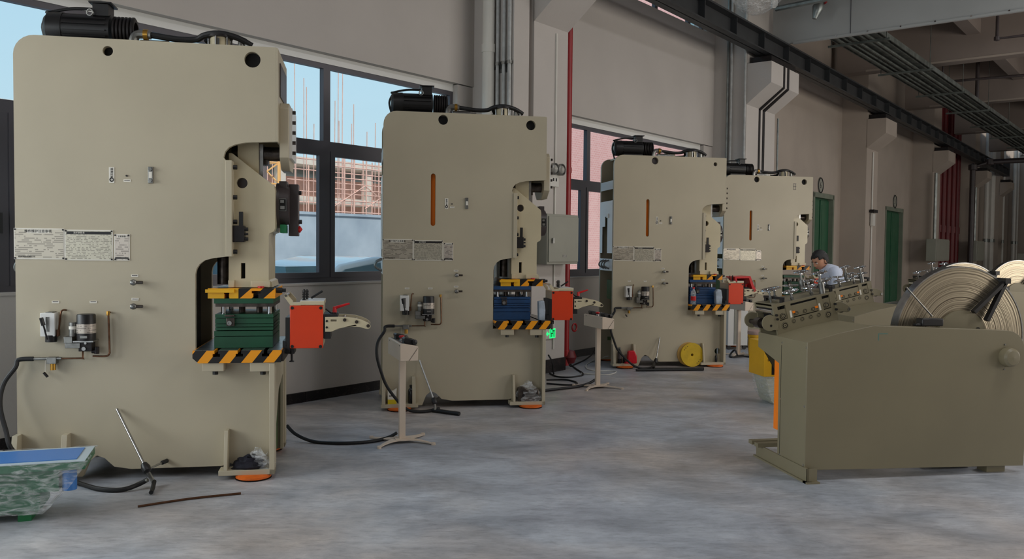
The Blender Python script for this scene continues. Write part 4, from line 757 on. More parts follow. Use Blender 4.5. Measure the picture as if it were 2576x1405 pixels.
    dx = 0 if i == 1 else A(300, 440)[0] - A(284, 440)[0]
    p, r = A(274, 420), A(288, 460); st = MB().box(p[0] + dx, r[0] + dx, -.003, 0, r[1], p[1]).build('lubrication_sticker', 'sign', t)
    MB().torus(((p[0] + r[0]) / 2 + dx, -.004, r[1] + .022), (0, 1, 0), .011, .0035, 14, 5).build('arrow_mark', 'black', st)
    text('sticker_text', '润滑注油', .017, 'black', st, ((p[0] + r[0]) / 2 + dx, -.0042, (p[1] + r[1]) / 2 + .015), (PI / 2, R(90), 0))
    def tagplate(px, py, w_=.046, h_=.017, nm='name_tag'):
        p = A(px, py); o = MB().box(p[0] - w_ / 2, p[0] + w_ / 2, -.003, 0, p[1] - h_ / 2, p[1] + h_ / 2).build(nm, 'sign', t); MB().box(p[0] - w_ * .38, p[0] + w_ * .38, -.0036, -.003, p[1] - .0005, p[1] + .004).build('tag_print', 'darkgrey', o)
    for px, py in ((320, 454), (339, 693), (340, 752), (140, 759), (235, 759)): tagplate(px, py)
    p = A(319, 442); MB().cyl((p[0], 0, p[1]), (p[0], -.01, p[1]), .006, n=10).build('grease_point', 'black', t)
    p, r = A(373, 419), A(386, 461); cx_ = (p[0] + r[0]) / 2
    sg = MB().box(p[0], r[0], -.012, 0, r[1], p[1]).build('sight_gauge', 'zinc', t, bevel=.003); MB().box(cx_ - .010, cx_ + .010, -.016, -.012, r[1] + .035, p[1] - .035).build('gauge_glass', 'sign', sg)
    for z in (p[1] - .018, r[1] + .018): MB().cyl((cx_, -.012, z), (cx_, -.026, z), .012, n=10).build('gauge_bolt', 'zinc', sg)
    if slot:
        og = MB().box(sx0 - .06, sx0 + .06, .06, .07, sz1 - .06, sz0 + .06).build('orange_guard', 'orange2', t)
    for py in (709, 769):
        p = A(332, py); r = A(364, py + 1)
        pg = MB().lathe([(.0, 0), (.016, .004), (.022, .02), (.018, .035), (.012, .04)], (p[0], -.05, p[1]), (1, 0, 0), 14).cyl((p[0] + .02, -.05, p[1]), (p[0] + .02, 0, p[1]), .012, n=10).build('pressure_fitting', 'zinc', t)
        MB().cyl((p[0] + .035, -.05, p[1]), (r[0], -.05, p[1]), .0095, n=10).build('brass_nozzle', 'dsteel', pg)
    # manual oil pump
    p, r = A(111, 787), A(149, 857); w_ = r[0] - p[0]
    mp = MB().box(p[0], p[0] + w_ * .97, -.075, 0, A(111, 843)[1], A(111, 785)[1]).build('oil_pump', 'white', t, bevel=.003)
    MB().prism([(p[0] + .02, p[1] - .005), (p[0] + .035, p[1] + .012), (r[0] - .02, p[1] + .012), (r[0] - .01, p[1] - .005)], -.07, 0).build('pump_lid', 'zinc', mp)
    MB().cyl((p[0] + w_ * .62, -.045, r[1]), (p[0] + w_ * .62, -.045, r[1] + .045), .036, n=18).build('pump_base', 'black', mp)
    MB().box(p[0] + w_ * .38, p[0] + w_ * .60, -.078, -.075, r[1] + .07, p[1] - .02).build('pump_window', 'zinc', mp)
    MB().tube([(p[0] + w_ * .55, -.1, r[1] + .02), (p[0] + w_ * .40, -.105, r[1] + .09), (p[0] + w_ * .28, -.11, r[1] + .14)], .006, 8, False).cyl((p[0] + w_ * .34, -.108, r[1] + .115), (p[0] + w_ * .22, -.115, r[1] + .165), .013, n=10).build('pump_lever', 'black', mp)
    u, v = A(158, 787), A(153, 838)
    MB().tube([(u[0] + .02, 0, u[1] + .02), (u[0] + .012, -.03, u[1] + .022), (u[0], -.04, u[1]), (v[0], -.05, v[1]), (p[0] + w_, -.05, v[1] - .01)], .006, 8).cyl((v[0], -.05, v[1] - .01), (v[0], -.05, v[1] + .03), .012, n=10).build('copper_pipe', 'copper', t)
    # electric grease pump: reservoir, motor, gauge block
    p, r = A(203, 787), A(250, 852); cx_ = (p[0] + r[0]) / 2; rr = (r[0] - p[0]) / 2
    gp = MB().lathe([(rr * .98, 0), (rr, .01), (rr, p[1] - r[1] - .008), (rr * .93, p[1] - r[1]), (0, p[1] - r[1])], (cx_, -.08, r[1]), (0, 0, 1), 28).build('grease_reservoir', 'black', t)
    lab = []
    MB().lathe([(rr + .0015, 0), (rr + .0015, .062)], (cx_, -.08, r[1] + .05), (0, 0, 1), 28, False).build('reservoir_band', 'print3', gp)
    MB().box(cx_ - .02, cx_ + .022, -.08 - rr - .004, -.08 - rr + .004, r[1] + .02, r[1] + .035).build('reservoir_tag', 'zinc', gp)
    MB().box(cx_ - .07, cx_ + .055, -.125, 0, r[1] - .008, r[1]).build('pump_shelf', 'steel', gp)
    q_ = A(192, 808); MB().cyl((q_[0] - .0, -.07, A(192, 842)[1]), (q_[0], -.07, q_[1]), .024, n=18).build('pump_motor', 'zinc', gp); MB().cyl((q_[0], -.07, q_[1] - .045), (q_[0], -.07, q_[1] - .025), .0248, n=18).build('motor_sticker', 'sign', gp)
    a_, b_ = A(173, 843), A(212, 871); MB().box(a_[0], a_[0] + .052, -.1, 0, A(173, 859)[1], a_[1]).box(a_[0] + .003, b_[0], -.09, 0, b_[1], A(173, 859)[1]).build('pump_body', 'zinc', gp, bevel=.002)
    a_, b_ = A(207, 860), A(240, 884); MB().box(a_[0], b_[0], -.08, 0, b_[1] + .012, a_[1] + .012).build('valve_block', 'iron', gp, bevel=.002)
    MB().cyl((a_[0] + .035, -.08, a_[1] - .035), (a_[0] + .035, -.092, a_[1] - .035), .013, n=14).cyl((a_[0] + .045, -.08, a_[1] + .002), (a_[0] + .045, -.09, a_[1] + .002), .008, n=12).build('valve_dial', 'steel', gp)
    a_ = A(249, 880); MB().cyl((a_[0] - .03, -.05, a_[1]), (a_[0] + .0, -.05, a_[1]), .015).cyl((a_[0], -.05, a_[1] - .018), (a_[0], -.05, a_[1] + .028), .016, n=14).build('gauge_can', 'iron', gp)
    # copper pipes, T valve, brass muffler
    a_, b_, c_, d_ = A(276, 785), A(280, 886), A(272, 893), A(238, 893)
    MB().tube([(a_[0], 0, a_[1]), (a_[0], -.035, a_[1]), (a_[0] + .003, -.04, a_[1] - .03), (b_[0], -.04, b_[1] + .02), (b_[0] - .002, -.04, b_[1]), (c_[0], -.04, c_[1]), (d_[0], -.04, d_[1])], .0065, 8).build('copper_pipe', 'copper', t)
    MB().cyl((a_[0], -.035, a_[1] - .018), (a_[0], -.035, a_[1] + .01), .012, n=8).build('pipe_nut', 'brass', t)
    a_, b_, c_ = A(213, 873), A(214, 900), A(160, 899)
    MB().tube([(a_[0], -.04, a_[1]), (a_[0], -.04, b_[1] + .01), (b_[0] + .005, -.04, b_[1]), (b_[0] - .01, -.04, c_[1]), (c_[0], -.04, c_[1])], .006, 8, False).cyl((a_[0], -.04, a_[1] - .005), (a_[0], -.04, a_[1] + .012), .011, n=8).build('copper_pipe', 'copper', t)
    a_, b_ = A(124, 896), A(148, 912)
    tv = MB().box(a_[0], b_[0], -.055, 0, b_[1], a_[1]).cyl((A(90, 900)[0], -.04, A(90, 900)[1]), (A(160, 899)[0], -.04, A(160, 899)[1]), .010, n=10).build('tee_valve', 'zinc', t, bevel=.002)
    MB().cyl((A(138, 920)[0], -.035, A(138, 928)[1]), (A(138, 920)[0], -.035, b_[1]), .017, n=14).build('brass_muffler', 'brass', tv)
    MB().tube([(a_[0] - .01, -.04, a_[1]), (a_[0] - .012, -.045, a_[1] - .1)], .0012, 4, False).build('string', 'sign', tv); k = (a_[0] - .01, a_[1] - .115); MB().cyl((k[0] - .01, -.045, k[1] + .014), (k[0] + .014, -.045, k[1] - .016), .009, n=8).build('hanging_plug', 'black', tv)
    # air hose from the T valve down to the floor
    a_ = A(90, 900); pts = [(a_[0], -.04, a_[1]), (a_[0] - .09, -.045, a_[1] - .005), (A(48, 920)[0], -.06, A(48, 920)[1]), (A(22, 960)[0], -.08, A(22, 960)[1]), (A(19, 1010)[0], -.12, A(19, 1010)[1]), (A(38, 1070)[0], -.15, A(38, 1070)[1]), (A(62, 1120)[0], -.18, A(62, 1120)[1])]
    lx, lz = {1: (-1.15, 0), 2: (-1.13, 0), 3: (-1.2, 0), 4: (-1.2, 0)}[i]
    if i == 1: pts += [(*FP[1].fl(a_, b_, z_), z_) for a_, b_, z_ in ((120, 1190, .05), (190, 1212, .016), (250, 1229, .016), (305, 1231, .016), (345, 1219, .03), (372, 1205, .06))]
    elif i == 2: pts += [(-1.5, -.24, .1), (-1.4, -.27, .03), (-1.25, -.26, .016), (-1.1, -.2, .03)]
    else: pts += [(-1.45, -.22, .08), (-1.33, -.25, .02), (-1.2, -.25, .016), (-1.1, -.2, .03)]
    MB().tube(pts, .015, 10).build('floor_hose', 'rubber', t)
    return t
def mark4():
    x, z = FP[4].p(1999, 469)
    m_ = MB()
    for dz in (.05, .0, -.05): m_.box(x - .03, x + .03, -.002, 0, z + dz - .004, z + dz + .004)
    for dx in (-.015, .02): m_.box(x + dx - .004, x + dx + .004, -.0021, 0, z - .052, z + .052)
    m_.build('painted_mark', 'darkgrey', P4)
P1 = press(1, 'cream c-frame power press standing closest, green die under its striped slide')
P2 = press(2, 'cream c-frame power press with a blue die, second in the row behind the control stand')
P3 = press(3, 'third cream power press in the row, yellow steel ring leaning on its panel')
P4 = press(4, 'last cream power press in the row, beside the green double door, its slide raised')
mark4()
# the fourth slide is raised and its bolster hidden: lift the slide parts
# ---------------------------------------------------------------- dies
def die(i, label, m, y0=.02, left=540, right=687, shift=0.0):
    t = thing('stamping_die', label, 'die', group='stamping dies on the presses'); FP[i].put(t)
    q = lambda px, py: A(px, py, y0)
    L, Rr = q(left, 800)[0] + shift, q(right, 800)[0] + shift; y1 = .52
    zz = lambda py: q(600, py)[1]
    MB().box(L - .005, Rr + .002, y0, y1, zz(763), zz(750)).build('upper_plate', m, t, bevel=.002)
    MB().box(L + .005, Rr + .002, y0, y1, zz(771), zz(763)).build('upper_shoe', 'dsteel', t)
    for x in (L + .05, Rr - .03):
        for y in (y0 + .07, y1 - .07): MB().cyl((x, y, zz(792)), (x, y, zz(770)), .017, n=14).build('guide_pin', 'chrome', t)
    for x in (L + .16, L + .28, L + .36): MB().cyl((x, .2, zz(790)), (x, .2, zz(770)), .022, n=10).build('punch', 'dsteel', t)
    ed = [789, 799.5, 814, 822, 830.5]
    zs = [zz(e_) for e_ in ed]
    for a_, b_ in zip(zs, zs[1:]): MB().box(L + .003, Rr, y0, y1, b_ + .0022, a_ - .0022).build('die_plate', m, t)
    zs = [zz(831), zz(845), zt_bol]
    for a_, b_ in zip(zs, zs[1:]): MB().box(L - .003, Rr - .002, y0 - .005, y1, b_ + .002, a_ - .002).build('base_plate', m, t)
    for x in (L + .005, Rr - .005):
        MB().box(x - .012, x + .012, y0 + .0, y0 + .06, zt_bol, zs[0]).build('parallel', m, t) if 0 else None
    a_, b_ = q(567, 791), q(591, 819); sx_ = shift
    cl = MB().box(a_[0] + sx_, b_[0] + sx_, y0 - .03, y0, a_[1] - .012, a_[1]).box(a_[0] + .01 + sx_, b_[0] + sx_, y0 - .03, y0, b_[1], a_[1] - .022).build('side_clamp', 'dsteel', t, bevel=.002); c = ((a_[0] + b_[0]) / 2 + sx_, q(582, 811)[1])
    MB().lathe([(.016, 0), (.016, .01), (.009, .01), (.009, .004), (0, .004)], (c[0], y0 - .03, c[1]), (0, -1, 0), 16).build('clamp_screw', 'steel', cl)
    for x in (L + .12, Rr - .12): MB().cyl((x, y0 + .03, zz(770)), (x, y0 + .03, zz(766)), .016, n=8).build('shoe_bolt', 'black', t)
    return t
zt_bol = A(600, 881, -.12)[1] + .0015
die(1, 'green stamping die set between striped slide and bolster of the closest press', 'dgreen')
die(2, 'blue stamping die set on the second press', 'dblue', shift=-.115)
die(3, 'blue stamping die set with a drink bottle beside it on the third press', 'dblue', shift=-.09)
die(4, 'green stamping die on the last press behind the handwheels', 'dgreen', shift=-.09)
# ---------------------------------------------------------------- roll feeders
def feeder(i, label, lid=False):
    t = thing('roll_feeder', label, 'feeder', group='orange roll feeders on the bolster ends'); FP[i].put(t)
    y0 = .02; q = lambda px, py, y=y0: A(px, py, y); y1 = .34
    a_, b_ = q(729, 768), q(813, 875)
    MB().box(a_[0], b_[0], y0 + .012, y1, b_[1] + .01, a_[1]).build('body', 'casting', t, bevel=.004)
    cv = MB().box(a_[0], b_[0], y0, y0 + .012, b_[1], a_[1]).build('orange_cover', 'orange', t, bevel=.004)
    for px, py in ((735, 774), (807, 774), (735, 871), (806, 871)): c = q(px, py); MB().lathe([(.0115, 0), (.0115, .003), (.007, .003), (.007, .001), (0, .001)], (c[0], y0, c[1]), (0, -1, 0), 14).build('cover_bolt', 'black', cv)
    c, d = q(736, 761), q(813, 768); tp = MB().box(q(755, 760)[0], q(815, 760)[0], y0, y1, q(755, 767)[1], q(755, 757)[1]).box(c[0], q(757, 762)[0], y0, y0 + .03, q(740, 768)[1], q(740, 760)[1]).build('top_arm', 'casting', t, bevel=.003)
    MB().box(q(755, 760)[0], q(815, 760)[0], y0 + .002, y1 - .01, q(755, 757)[1], q(755, 757)[1] + .003).build('lid_sheet', 'white', tp)
    for y in (y0, y1 - .02): MB().prism([q(731, 768), q(715, 746), q(715, 741), q(718, 738), q(722, 740), q(737, 757), q(737, 768)], y, y + .02).build('link_arm', 'casting', tp)
    MB().cyl((q(719, 743)[0], y0 - .004, q(719, 743)[1]), (q(719, 743)[0], y1, q(719, 743)[1]), .009, n=12).build('link_pin', 'chrome', tp)
    for px in (765, 772):
        yy = .1 if px == 765 else .22; x, z = q(px, 753, yy); 
        sp_ = MB().cyl((x, yy, z - .01), (x, yy, z + .075), .007, n=8)
        for k in range(5): sp_.torus((x, yy, z + .0 + k * .012), (0, 0, 1), .012, .0032, 12, 5)
        sp_.cyl((x, yy, z + .055), (x, yy, z + .066), .013, n=8).build('spring_bolt', 'black', t)
    x, z = q(783, 749, .2); MB().cyl((x, .2, z), (x + .08, .2, z + .05), .008, n=8).build('release_bar', 'black', t)
    # lever
    x, z = q(842, 783, .1); lv = MB().cyl((x, .1, z - .05), (x, .1, z - .005), .022, n=16).cyl((x, .1, z - .03), (x, .1, z - .02), .027, n=16).build('lever_hub', 'black', t)
    MB().cyl((x, .1, z - .005), (x, .1, z + .035), .016, .013, n=14).cyl((x, .1, z + .026), (x + .105, .1, z + .058), .012, .007, n=10).build('red_lever', 'red', lv)
    MB().box(q(813, 800)[0], q(850, 800)[0], .03, .26, q(820, 799)[1], q(820, 790)[1]).box(q(814, 840)[0], q(832, 840)[0], .03, .26, q(820, 852)[1], q(820, 834)[1]).box(b_[0], q(818, 840)[0], .03, .3, q(820, 850)[1], q(820, 797)[1]).build('black_block', 'black', t, bevel=.003)
    # strip guide arms with rollers
    arm = [(818, 797), (850, 796.5), (870, 797), (892, 799), (908, 803), (922, 809), (930, 815), (933, 820), (931, 825), (926, 827), (918, 826), (905, 822), (885, 821), (865, 823), (845, 829), (833, 834), (818, 834)]
    for k, y in enumerate((y0 + .0, y1 - .04)):
        o = MB().prism([q(*p) for p in arm], y, y + .012, [[q(832, 803), q(847, 803), q(847, 808), q(832, 808)]]).build('guide_arm', 'casting', t, bevel=.002)
        for px, py in ((867, 804), (897, 809), (926, 819)): c = q(px, py); MB().cyl((c[0], y - .008, c[1]), (c[0], y, c[1]), .012, n=12).build('arm_bolt', 'dsteel', o)
        for px, py in ((822, 807), (822, 823)): c = q(px, py); MB().cyl((c[0], y - .004, c[1]), (c[0], y, c[1]), .008, n=10).build('arm_screw', 'black', o)
    for px, py in ((867, 803), (897, 808), (926, 819)): c = q(px, py); MB().cyl((c[0], y0 + .012, c[1]), (c[0], y1 - .04, c[1]), .013, n=14).build('roller', 'chrome', t)
    # mount and jack screw
    MB().box(q(718, 800)[0], q(729, 800)[0], y0, .3, q(720, 885)[1], q(720, 798)[1]).box(q(711, 850)[0], q(722, 850)[0], y0, .3, q(712, 884)[1], q(712, 857)[1]).box(q(718, 800)[0], q(740, 800)[0], y0 + .02, .2, q(720, 890)[1], q(720, 878)[1]).build('mount_plate', 'black', t)
    x, z = q(733, 880); MB().cyl((x, .05, q(733, 911)[1]), (x, .05, z), .0075, n=8).cyl((x, .05, q(733, 911)[1]), (x, .05, q(733, 911)[1] + .008), .017, n=12).cyl((x, .05, z - .03), (x, .05, z - .01), .014, n=8).build('jack_screw', 'black', t)
    MB().tube([(q(818, 778)[0], .1, q(818, 778)[1]), (q(828, 786)[0], .1, q(828, 786)[1]), (q(838, 795)[0], .1, q(838, 795)[1])], .006, 6).build('thin_cable', 'rubber', t)
    return t
feeder(1, 'orange covered roll feeder on the bolster end of the closest press'); feeder(2, 'orange covered roll feeder on the bolster end of the second press')
feeder(3, 'orange covered roll feeder on the third press'); 
fd4 = feeder(4, 'orange roll feeder with a raised red lid on the last press')
# ---------------------------------------------------------------- air guns: rod, tee, hoses
def lance(i, label, rod, joint, handles, r=.009):
    t = thing('leaning_lance', label, 'tool', group=None); FP[i].put(t)
    pts = [FP[i].p(*rod[0], -.02), FP[i].p(*rod[1], rod[2])]
    a_ = (pts[0][0], -.02, pts[0][1]); b_ = (pts[1][0], rod[2], pts[1][1])
    MB().cyl(b_, a_, r, n=12).build('rod', 'steel', t)
    j = FP[i].fl(*joint, .04); J = (j[0], j[1], .04)
    MB().lathe([(0, -.03), (.026, -.02), (.03, .01), (.02, .04), (0, .05)], b_, Vector(a_) - Vector(b_), 12).build('tee_clamp', 'black', t)
    for hp, hr, mt in handles:
        P = [(*FP[i].fl(px, py, z), z) for px, py, z in hp]; MB().tube(P, hr, 8, len(P) > 2).build('arm' if mt != 'rubber' else 'grip', mt, t)
    return t
lance(1, 'long steel lance leaning on the closest press with hose joint at its foot', ((294, 1028), (368, 1178), -.30), (380, 1210),
      [([(368, 1180, .12), (380, 1200, .06), (386, 1212, .03)], .014, 'zinc'), ([(375, 1178, .11), (410, 1162, .12)], .007, 'steel'), ([(408, 1163, .12), (420, 1158, .12)], .015, 'rubber'), ([(388, 1210, .035), (384, 1228, .02), (380, 1238, .02)], .014, 'rubber'), ([(345, 1216, .03), (372, 1206, .06)], .012, 'zinc')])
lance(2, 'thin lance leaning on the second press near its left foot', ((1055, 905), (1093, 1010), -.25), (1095, 1025),
      [([(1093, 1012, .1), (1095, 1030, .03)], .014, 'zinc'), ([(1095, 1008, .1), (1104, 998, .12)], .008, 'rubber'), ([(1088, 1031, .02), (1156, 1040, .02)], .02, 'rubber')])
lance(3, 'short lance leaning on the third press behind the hose', ((1660, 848), (1650, 908), -.15), (1648, 922),
      [([(1645, 912, .08), (1644, 925, .03)], .022, 'black'), ([(1645, 928, .02), (1770, 927, .02)], .022, 'rubber'), ([(1770, 928, .02), (1600, 930, .02)], .018, 'rubber')])
# lying rod, oil stain free floor
a_ = floor_at(347, 1273, .008); b_ = floor_at(606, 1240, .008); md_ = floor_at(480, 1253, .008)
tag(MB().tube([tuple(a_), tuple(md_), tuple(b_)], .007, 8).build('steel_rod', 'copper'), 'thin rusty rod lying on the floor before the closest press', 'rod')
for ch in list(P4.children):
    if ch.name.split('.')[0] in ('slide', 'slide_foot', 'slide_plate', 'orange_rail', 'orange_patch', 'plate_bolt', 'red_cap', 'indicator_drum', 'indicator_top', 'indicator_badge', 'badge_print', 'hole_plug', 'slot_shadow_plate', 'clamp_rod'): ch.location.z += .10
# raised red lid on the third feeder
f3 = [o for o in C.objects if o.name.startswith('roll_feeder') and o.get('label', '').endswith('third press')][0]; f3['label'] = 'orange roll feeder with a raised red lid on the third press'; fd4['label'] = 'orange roll feeder on the last press, half hidden by the handwheels'
q3 = lambda a, b, y=.34: FP[3].p(a, b, y)
MB().prism([q3(1826, 694), q3(1864, 692), q3(1871, 712), q3(1879, 728), q3(1872, 732), q3(1866, 716), q3(1860, 697), q3(1830, 698), q3(1832, 708), q3(1828, 708)], .02, .34).prism([q3(1830, 698), q3(1860, 697), q3(1866, 716), q3(1872, 732), q3(1868, 728), q3(1858, 712), q3(1838, 710)], .33, .34).build('raised_lid', 'red', f3)
# ================================================================ DECOILER LINES
class Fx(Frame):
    def yz(s, px, py, xoff=0.0):
        d = ray(px, py); t = (s.o + s.ux * xoff - CAM).dot(s.ux) / d.dot(s.ux); q = CAM + d * t - s.o; return (q.dot(s.uy), q.z)
FF = Fx((2.052, 5.89), 80)
dec = thing('coil_straightener', 'grey-beige strip straightener and decoiler nearest the aisle, its plain side panel facing out', 'machine', FF)
n_ = lambda px, py, y=0.0: FF.p(px, py, y)
tipz = n_(2034, 861)
near = [n_(2030, 1182), n_(2034, 861), n_(2110, 838), n_(2198, 819), n_(2536, 831), n_(2550, 834), n_(2562, 841), n_(2571, 852), n_(2577, 866), n_(2590, 905), n_(2574, 1170)]
near[0] = (-.004, near[0][1]); near[1] = (-.004, near[1][1])
MB().prism(near, 0, .012).build('side_panel', 'olive', dec, bevel=.002)
yz = FF.yz
yA = .745; y58 = yz(1959, 1000)[0]
prof = [(.0122, near[0][1]), (.0122, near[1][1]), (yA, yz(1904, 833)[1]), (yA, yz(1904, 870)[1]), (y58 + .0, yz(1958, 912)[1]), (y58, near[0][1])]
MB().prism_x([(.35 * 0 + .36, near[0][1]) if 0 else p for p in prof], -.004, .01).build('end_panel', 'olive', dec, bevel=.002)
ysp = yz(1966, 900)[0]
MB().box(-.006, -.0035, yz(1967, 900)[0] - .001, yz(1967, 900)[0] + .001, near[0][1] + .01, near[1][1] - .06).build('panel_seam', 'hole', dec)
for px, py in ((1968, 861), (2028, 874), (1964, 1002), (2024, 1022), (1961, 1142), (2021, 1169)):
    y, z = yz(px, py, -.005); MB().cyl((-.004, y, z), (-.009, y, z), .007, n=10).build('panel_screw', 'chrome', dec)
xk, zk = near[3]
MB().extr([(.0102, near[1][1] - .0005), (near[2][0], near[2][1] - .0005), (xk, zk - .0005), (xk, zk - .02), (near[2][0], near[2][1] - .02), (.0102, near[1][1] - .02)], .0122, yA, lambda x, z, y: (x, y, z)).build('top_plate', 'olive', dec)
MB().prism([(xk + .0005, zk - .0005), (near[4][0], near[4][1] - .0005), (near[4][0], near[4][1] - .02), (xk + .0005, zk - .02)], .0122, .1).build('top_lip', 'olive', dec)
MB().prism([(.02, .86), (.02, near[1][1] - .03), (near[2][0], near[2][1] - .02), (xk, zk - .02), (xk, .1), (.62, .1), (.5, .7)], yA - .02, yA).build('far_panel', 'olive', dec)
MB().box(.0, .012, y58 - .01, yz(1947, 1000)[0], n_(2000, 1113)[1] + .0, .86).build('orange_panel', 'orange2', dec)
bx = FF.fl(1897, 1147)
MB().box(-.03, .02, -.06, .74, .0, .012).box(-.015, .0, -.05, .72, .012, .1).box(-.015, .06, -.05, -.04, .012, .1).box(-.03, .07, -.075, -.02, 0, .012).build('base_channel', 'olive', dec)
MB().box(-.06, .3, .60, .66, .10, .13).box(-.06, .3, .70, .76, .10, .13).build('base_rail', 'olive', dec)
MB().box(near[4][0] - .1, near[4][0] + .02, .05, .15, 0, .1).box(near[4][0] + .02, near[4][0] + .05, .05, .6, 0, .1).build('rear_foot', 'olive', dec)
MB().box(near[4][0] - .45, near[4][0] - .12, .2, .5, .02, .09).build('drive_chain_case', 'iron', dec)
x, z = n_(2533, 897); MB().lathe([(.07, 0), (.072, .01), (.066, .05), (.05, .064), (0, .068)], (x, 0, z), (0, -1, 0), 28).build('bearing_cap', 'olive', dec)
for py in (-.09, .09): MB().cyl((x - .02, 0, z + py), (x - .02, -.006, z + py), .006, n=8).build('cap_screw', 'zinc', dec)
# faint print smudge
a = n_(2209, 838); M['teal'] = mat('teal_faded_print', (84, 124, 116), .5); MB().box(a[0], a[0] + .075, -.0008, 0, a[1] - .006, a[1]).build('teal_corner_mark', 'teal', dec); MB().box(a[0], a[0] + .007, -.0008, 0, a[1] - .05, a[1] - .006).build('teal_corner_mark', 'teal', dec)
# coil with its hub and keeper arms
yc = .20
cxy = n_(2415, 849, yc); rr = 186 / FPX * (FF.o.y + yc) 
ch = MB().cyl((cxy[0], -.02 + yc, cxy[1]), (cxy[0], yc + .1, cxy[1]), .205, n=48).build('hub_disc', 'olive', dec)
MB().cyl((cxy[0], yc + .05, cxy[1]), (cxy[0], yA + .1, cxy[1]), .05, n=20).build('spindle', 'steel', dec)
MB().cyl((cxy[0] + .13, yc - .024, cxy[1] + .06), (cxy[0] + .13, yc - .02, cxy[1] + .06), .02, n=12).build('hub_hole', 'hole', ch)
def bar(m_, p, r, w_, y0, y1):
    p, r = Vector((p[0], 0, p[1])), Vector((r[0], 0, r[1])); d = (r - p).normalized(); s_ = Vector((-d.z, 0, d.x)) * w_
    c = [p + s_, r + s_, r - s_, p - s_]; m_.prism([(v.x, v.z) for v in c], y0, y1); return m_
for b_ in ((2451, 785), (2484, 806)): bar(MB(), n_(2533, 705, yc - .05), n_(*b_, yc - .05), .013, yc - .06, yc - .02).build('keeper_arm', 'black', dec)
k = n_(2531, 706, yc - .05); MB().box(k[0] - .02, k[0] + .025, yc - .07, yc + .08, k[1] - .02, k[1] + .02).build('arm_clamp', 'black', dec)
a = n_(2280, 722, yc - .03); b = n_(2345, 795, yc - .03); MB().cyl((a[0], yc - .03, a[1]), (b[0], yc - .03, b[1]), .006, n=8).build('sensor_rod', 'zinc', dec)
a, b = n_(2310, 820, .1), n_(2370, 800, .1); MB().box(a[0] + .02, b[0], .08, .16, a[1], b[1]).box(a[0] - .02, a[0] + .06, .09, .14, a[1], a[1] + .02).build('sensor_motor', 'black', dec, bevel=.008)
coil = thing('steel_coil', 'big coil of bright steel strip standing in the decoiler nearest the aisle', 'coil', FF, cxy[0], yc, cxy[1])
MB().ring((0, 0, 0), (0, .07, 0), rr, .2, 96).build('strip_winding', 'coil', coil)
MB().ring((0, -.004, 0), (0, .074, 0), rr + .003, rr - .006, 96).build('outer_wrap', 'steel', coil)
MB().ring((0, .006, 0), (0, .06, 0), .21, .19, 48).build('inner_ring', 'dsteel', coil)
# straightener head
hb = floor_at(1957.5, 844.3, .965) - FF.o; yh = hb.dot(FF.uy); Wd = .30
h_ = lambda px, py, y=None: FF.p(px, py, yh if y is None else y)
cor = [h_(1943.4, 766), h_(1957.5, 844.3), h_(2109.4, 806), h_(2099.2, 732.4)]
hx = (Vector(cor[2]) - Vector(cor[1])).normalized(); hz = Vector((-hx.y, hx.x))
hd = dec
def hole_(px, py, r): return circ(*h_(px, py), r, 20)
win1 = [h_(1955, 771.5), h_(1975, 766.5), h_(1982.5, 800), h_(1963, 807)]
win2 = [h_(1988, 763.5), h_(2054, 747), h_(2060, 782), h_(1997, 799)]
win3 = [h_(2066.5, 745), h_(2085.5, 740), h_(2091.5, 774), h_(2073, 779)]
for y, wins in ((yh, [win1, win2, win3]), (yh + Wd - .02, [])): MB().prism(cor, y, y + .02, wins).build('head_side_plate', 'olive', hd)
MB().prism([tuple(Vector(cor[0]) - hz * .001), tuple(Vector(cor[3]) - hz * .001), tuple(Vector(cor[3]) - hz * .015), tuple(Vector(cor[0]) - hz * .015)], yh + .0202, yh + Wd - .0202).build('head_top', 'olive', hd)
# recess backing so the windows read dark
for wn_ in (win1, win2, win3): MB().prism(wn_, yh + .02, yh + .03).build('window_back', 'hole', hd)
MB().prism([h_(1957, 780), h_(1978, 775), h_(1982, 799), h_(1963.5, 805)], yh + .004, yh + .02).prism([h_(1989.5, 768.5), h_(2056, 752), h_(2060, 780), h_(1996.5, 796.5)], yh + .004, yh + .02).prism([h_(2068, 752), h_(2087.5, 747), h_(2091, 772), h_(2073.5, 777)], yh + .004, yh + .02).build('bearing_block', 'olive', hd, bevel=.001)
rings = [(1970.5, 794.5, 7.4), (1975, 818, 8.6), (2004.5, 787, 5.0), (2026, 781.5, 5.0), (2046.5, 776.5, 5.0), (1997.5, 807, 5.3), (2018.5, 801.5, 5.3), (2039.5, 796, 5.3), (2060, 791, 5.3), (2079.5, 766.5, 7.2), (2084, 790, 8.2)]
for px, py, r in rings:
    c = h_(px, py); r_ = r / FPX * 6.15; o = MB().ring((c[0], yh - .003, c[1]), (c[0], yh + .004, c[1]), r_, r_ * .84, 24).cyl((c[0], yh - .002, c[1]), (c[0], yh + .005, c[1]), r_ * .56, n=20).build('bearing', 'olive', hd)
    MB().cyl((c[0], yh - .0008, c[1]), (c[0], yh + .004, c[1]), r_ * 1.08, n=24).build('bearing_recess', 'iron', o)
    MB().cyl((c[0], yh - .0035, c[1]), (c[0], yh, c[1]), r_ * .14, n=8).build('bearing_centre', 'hole', o)
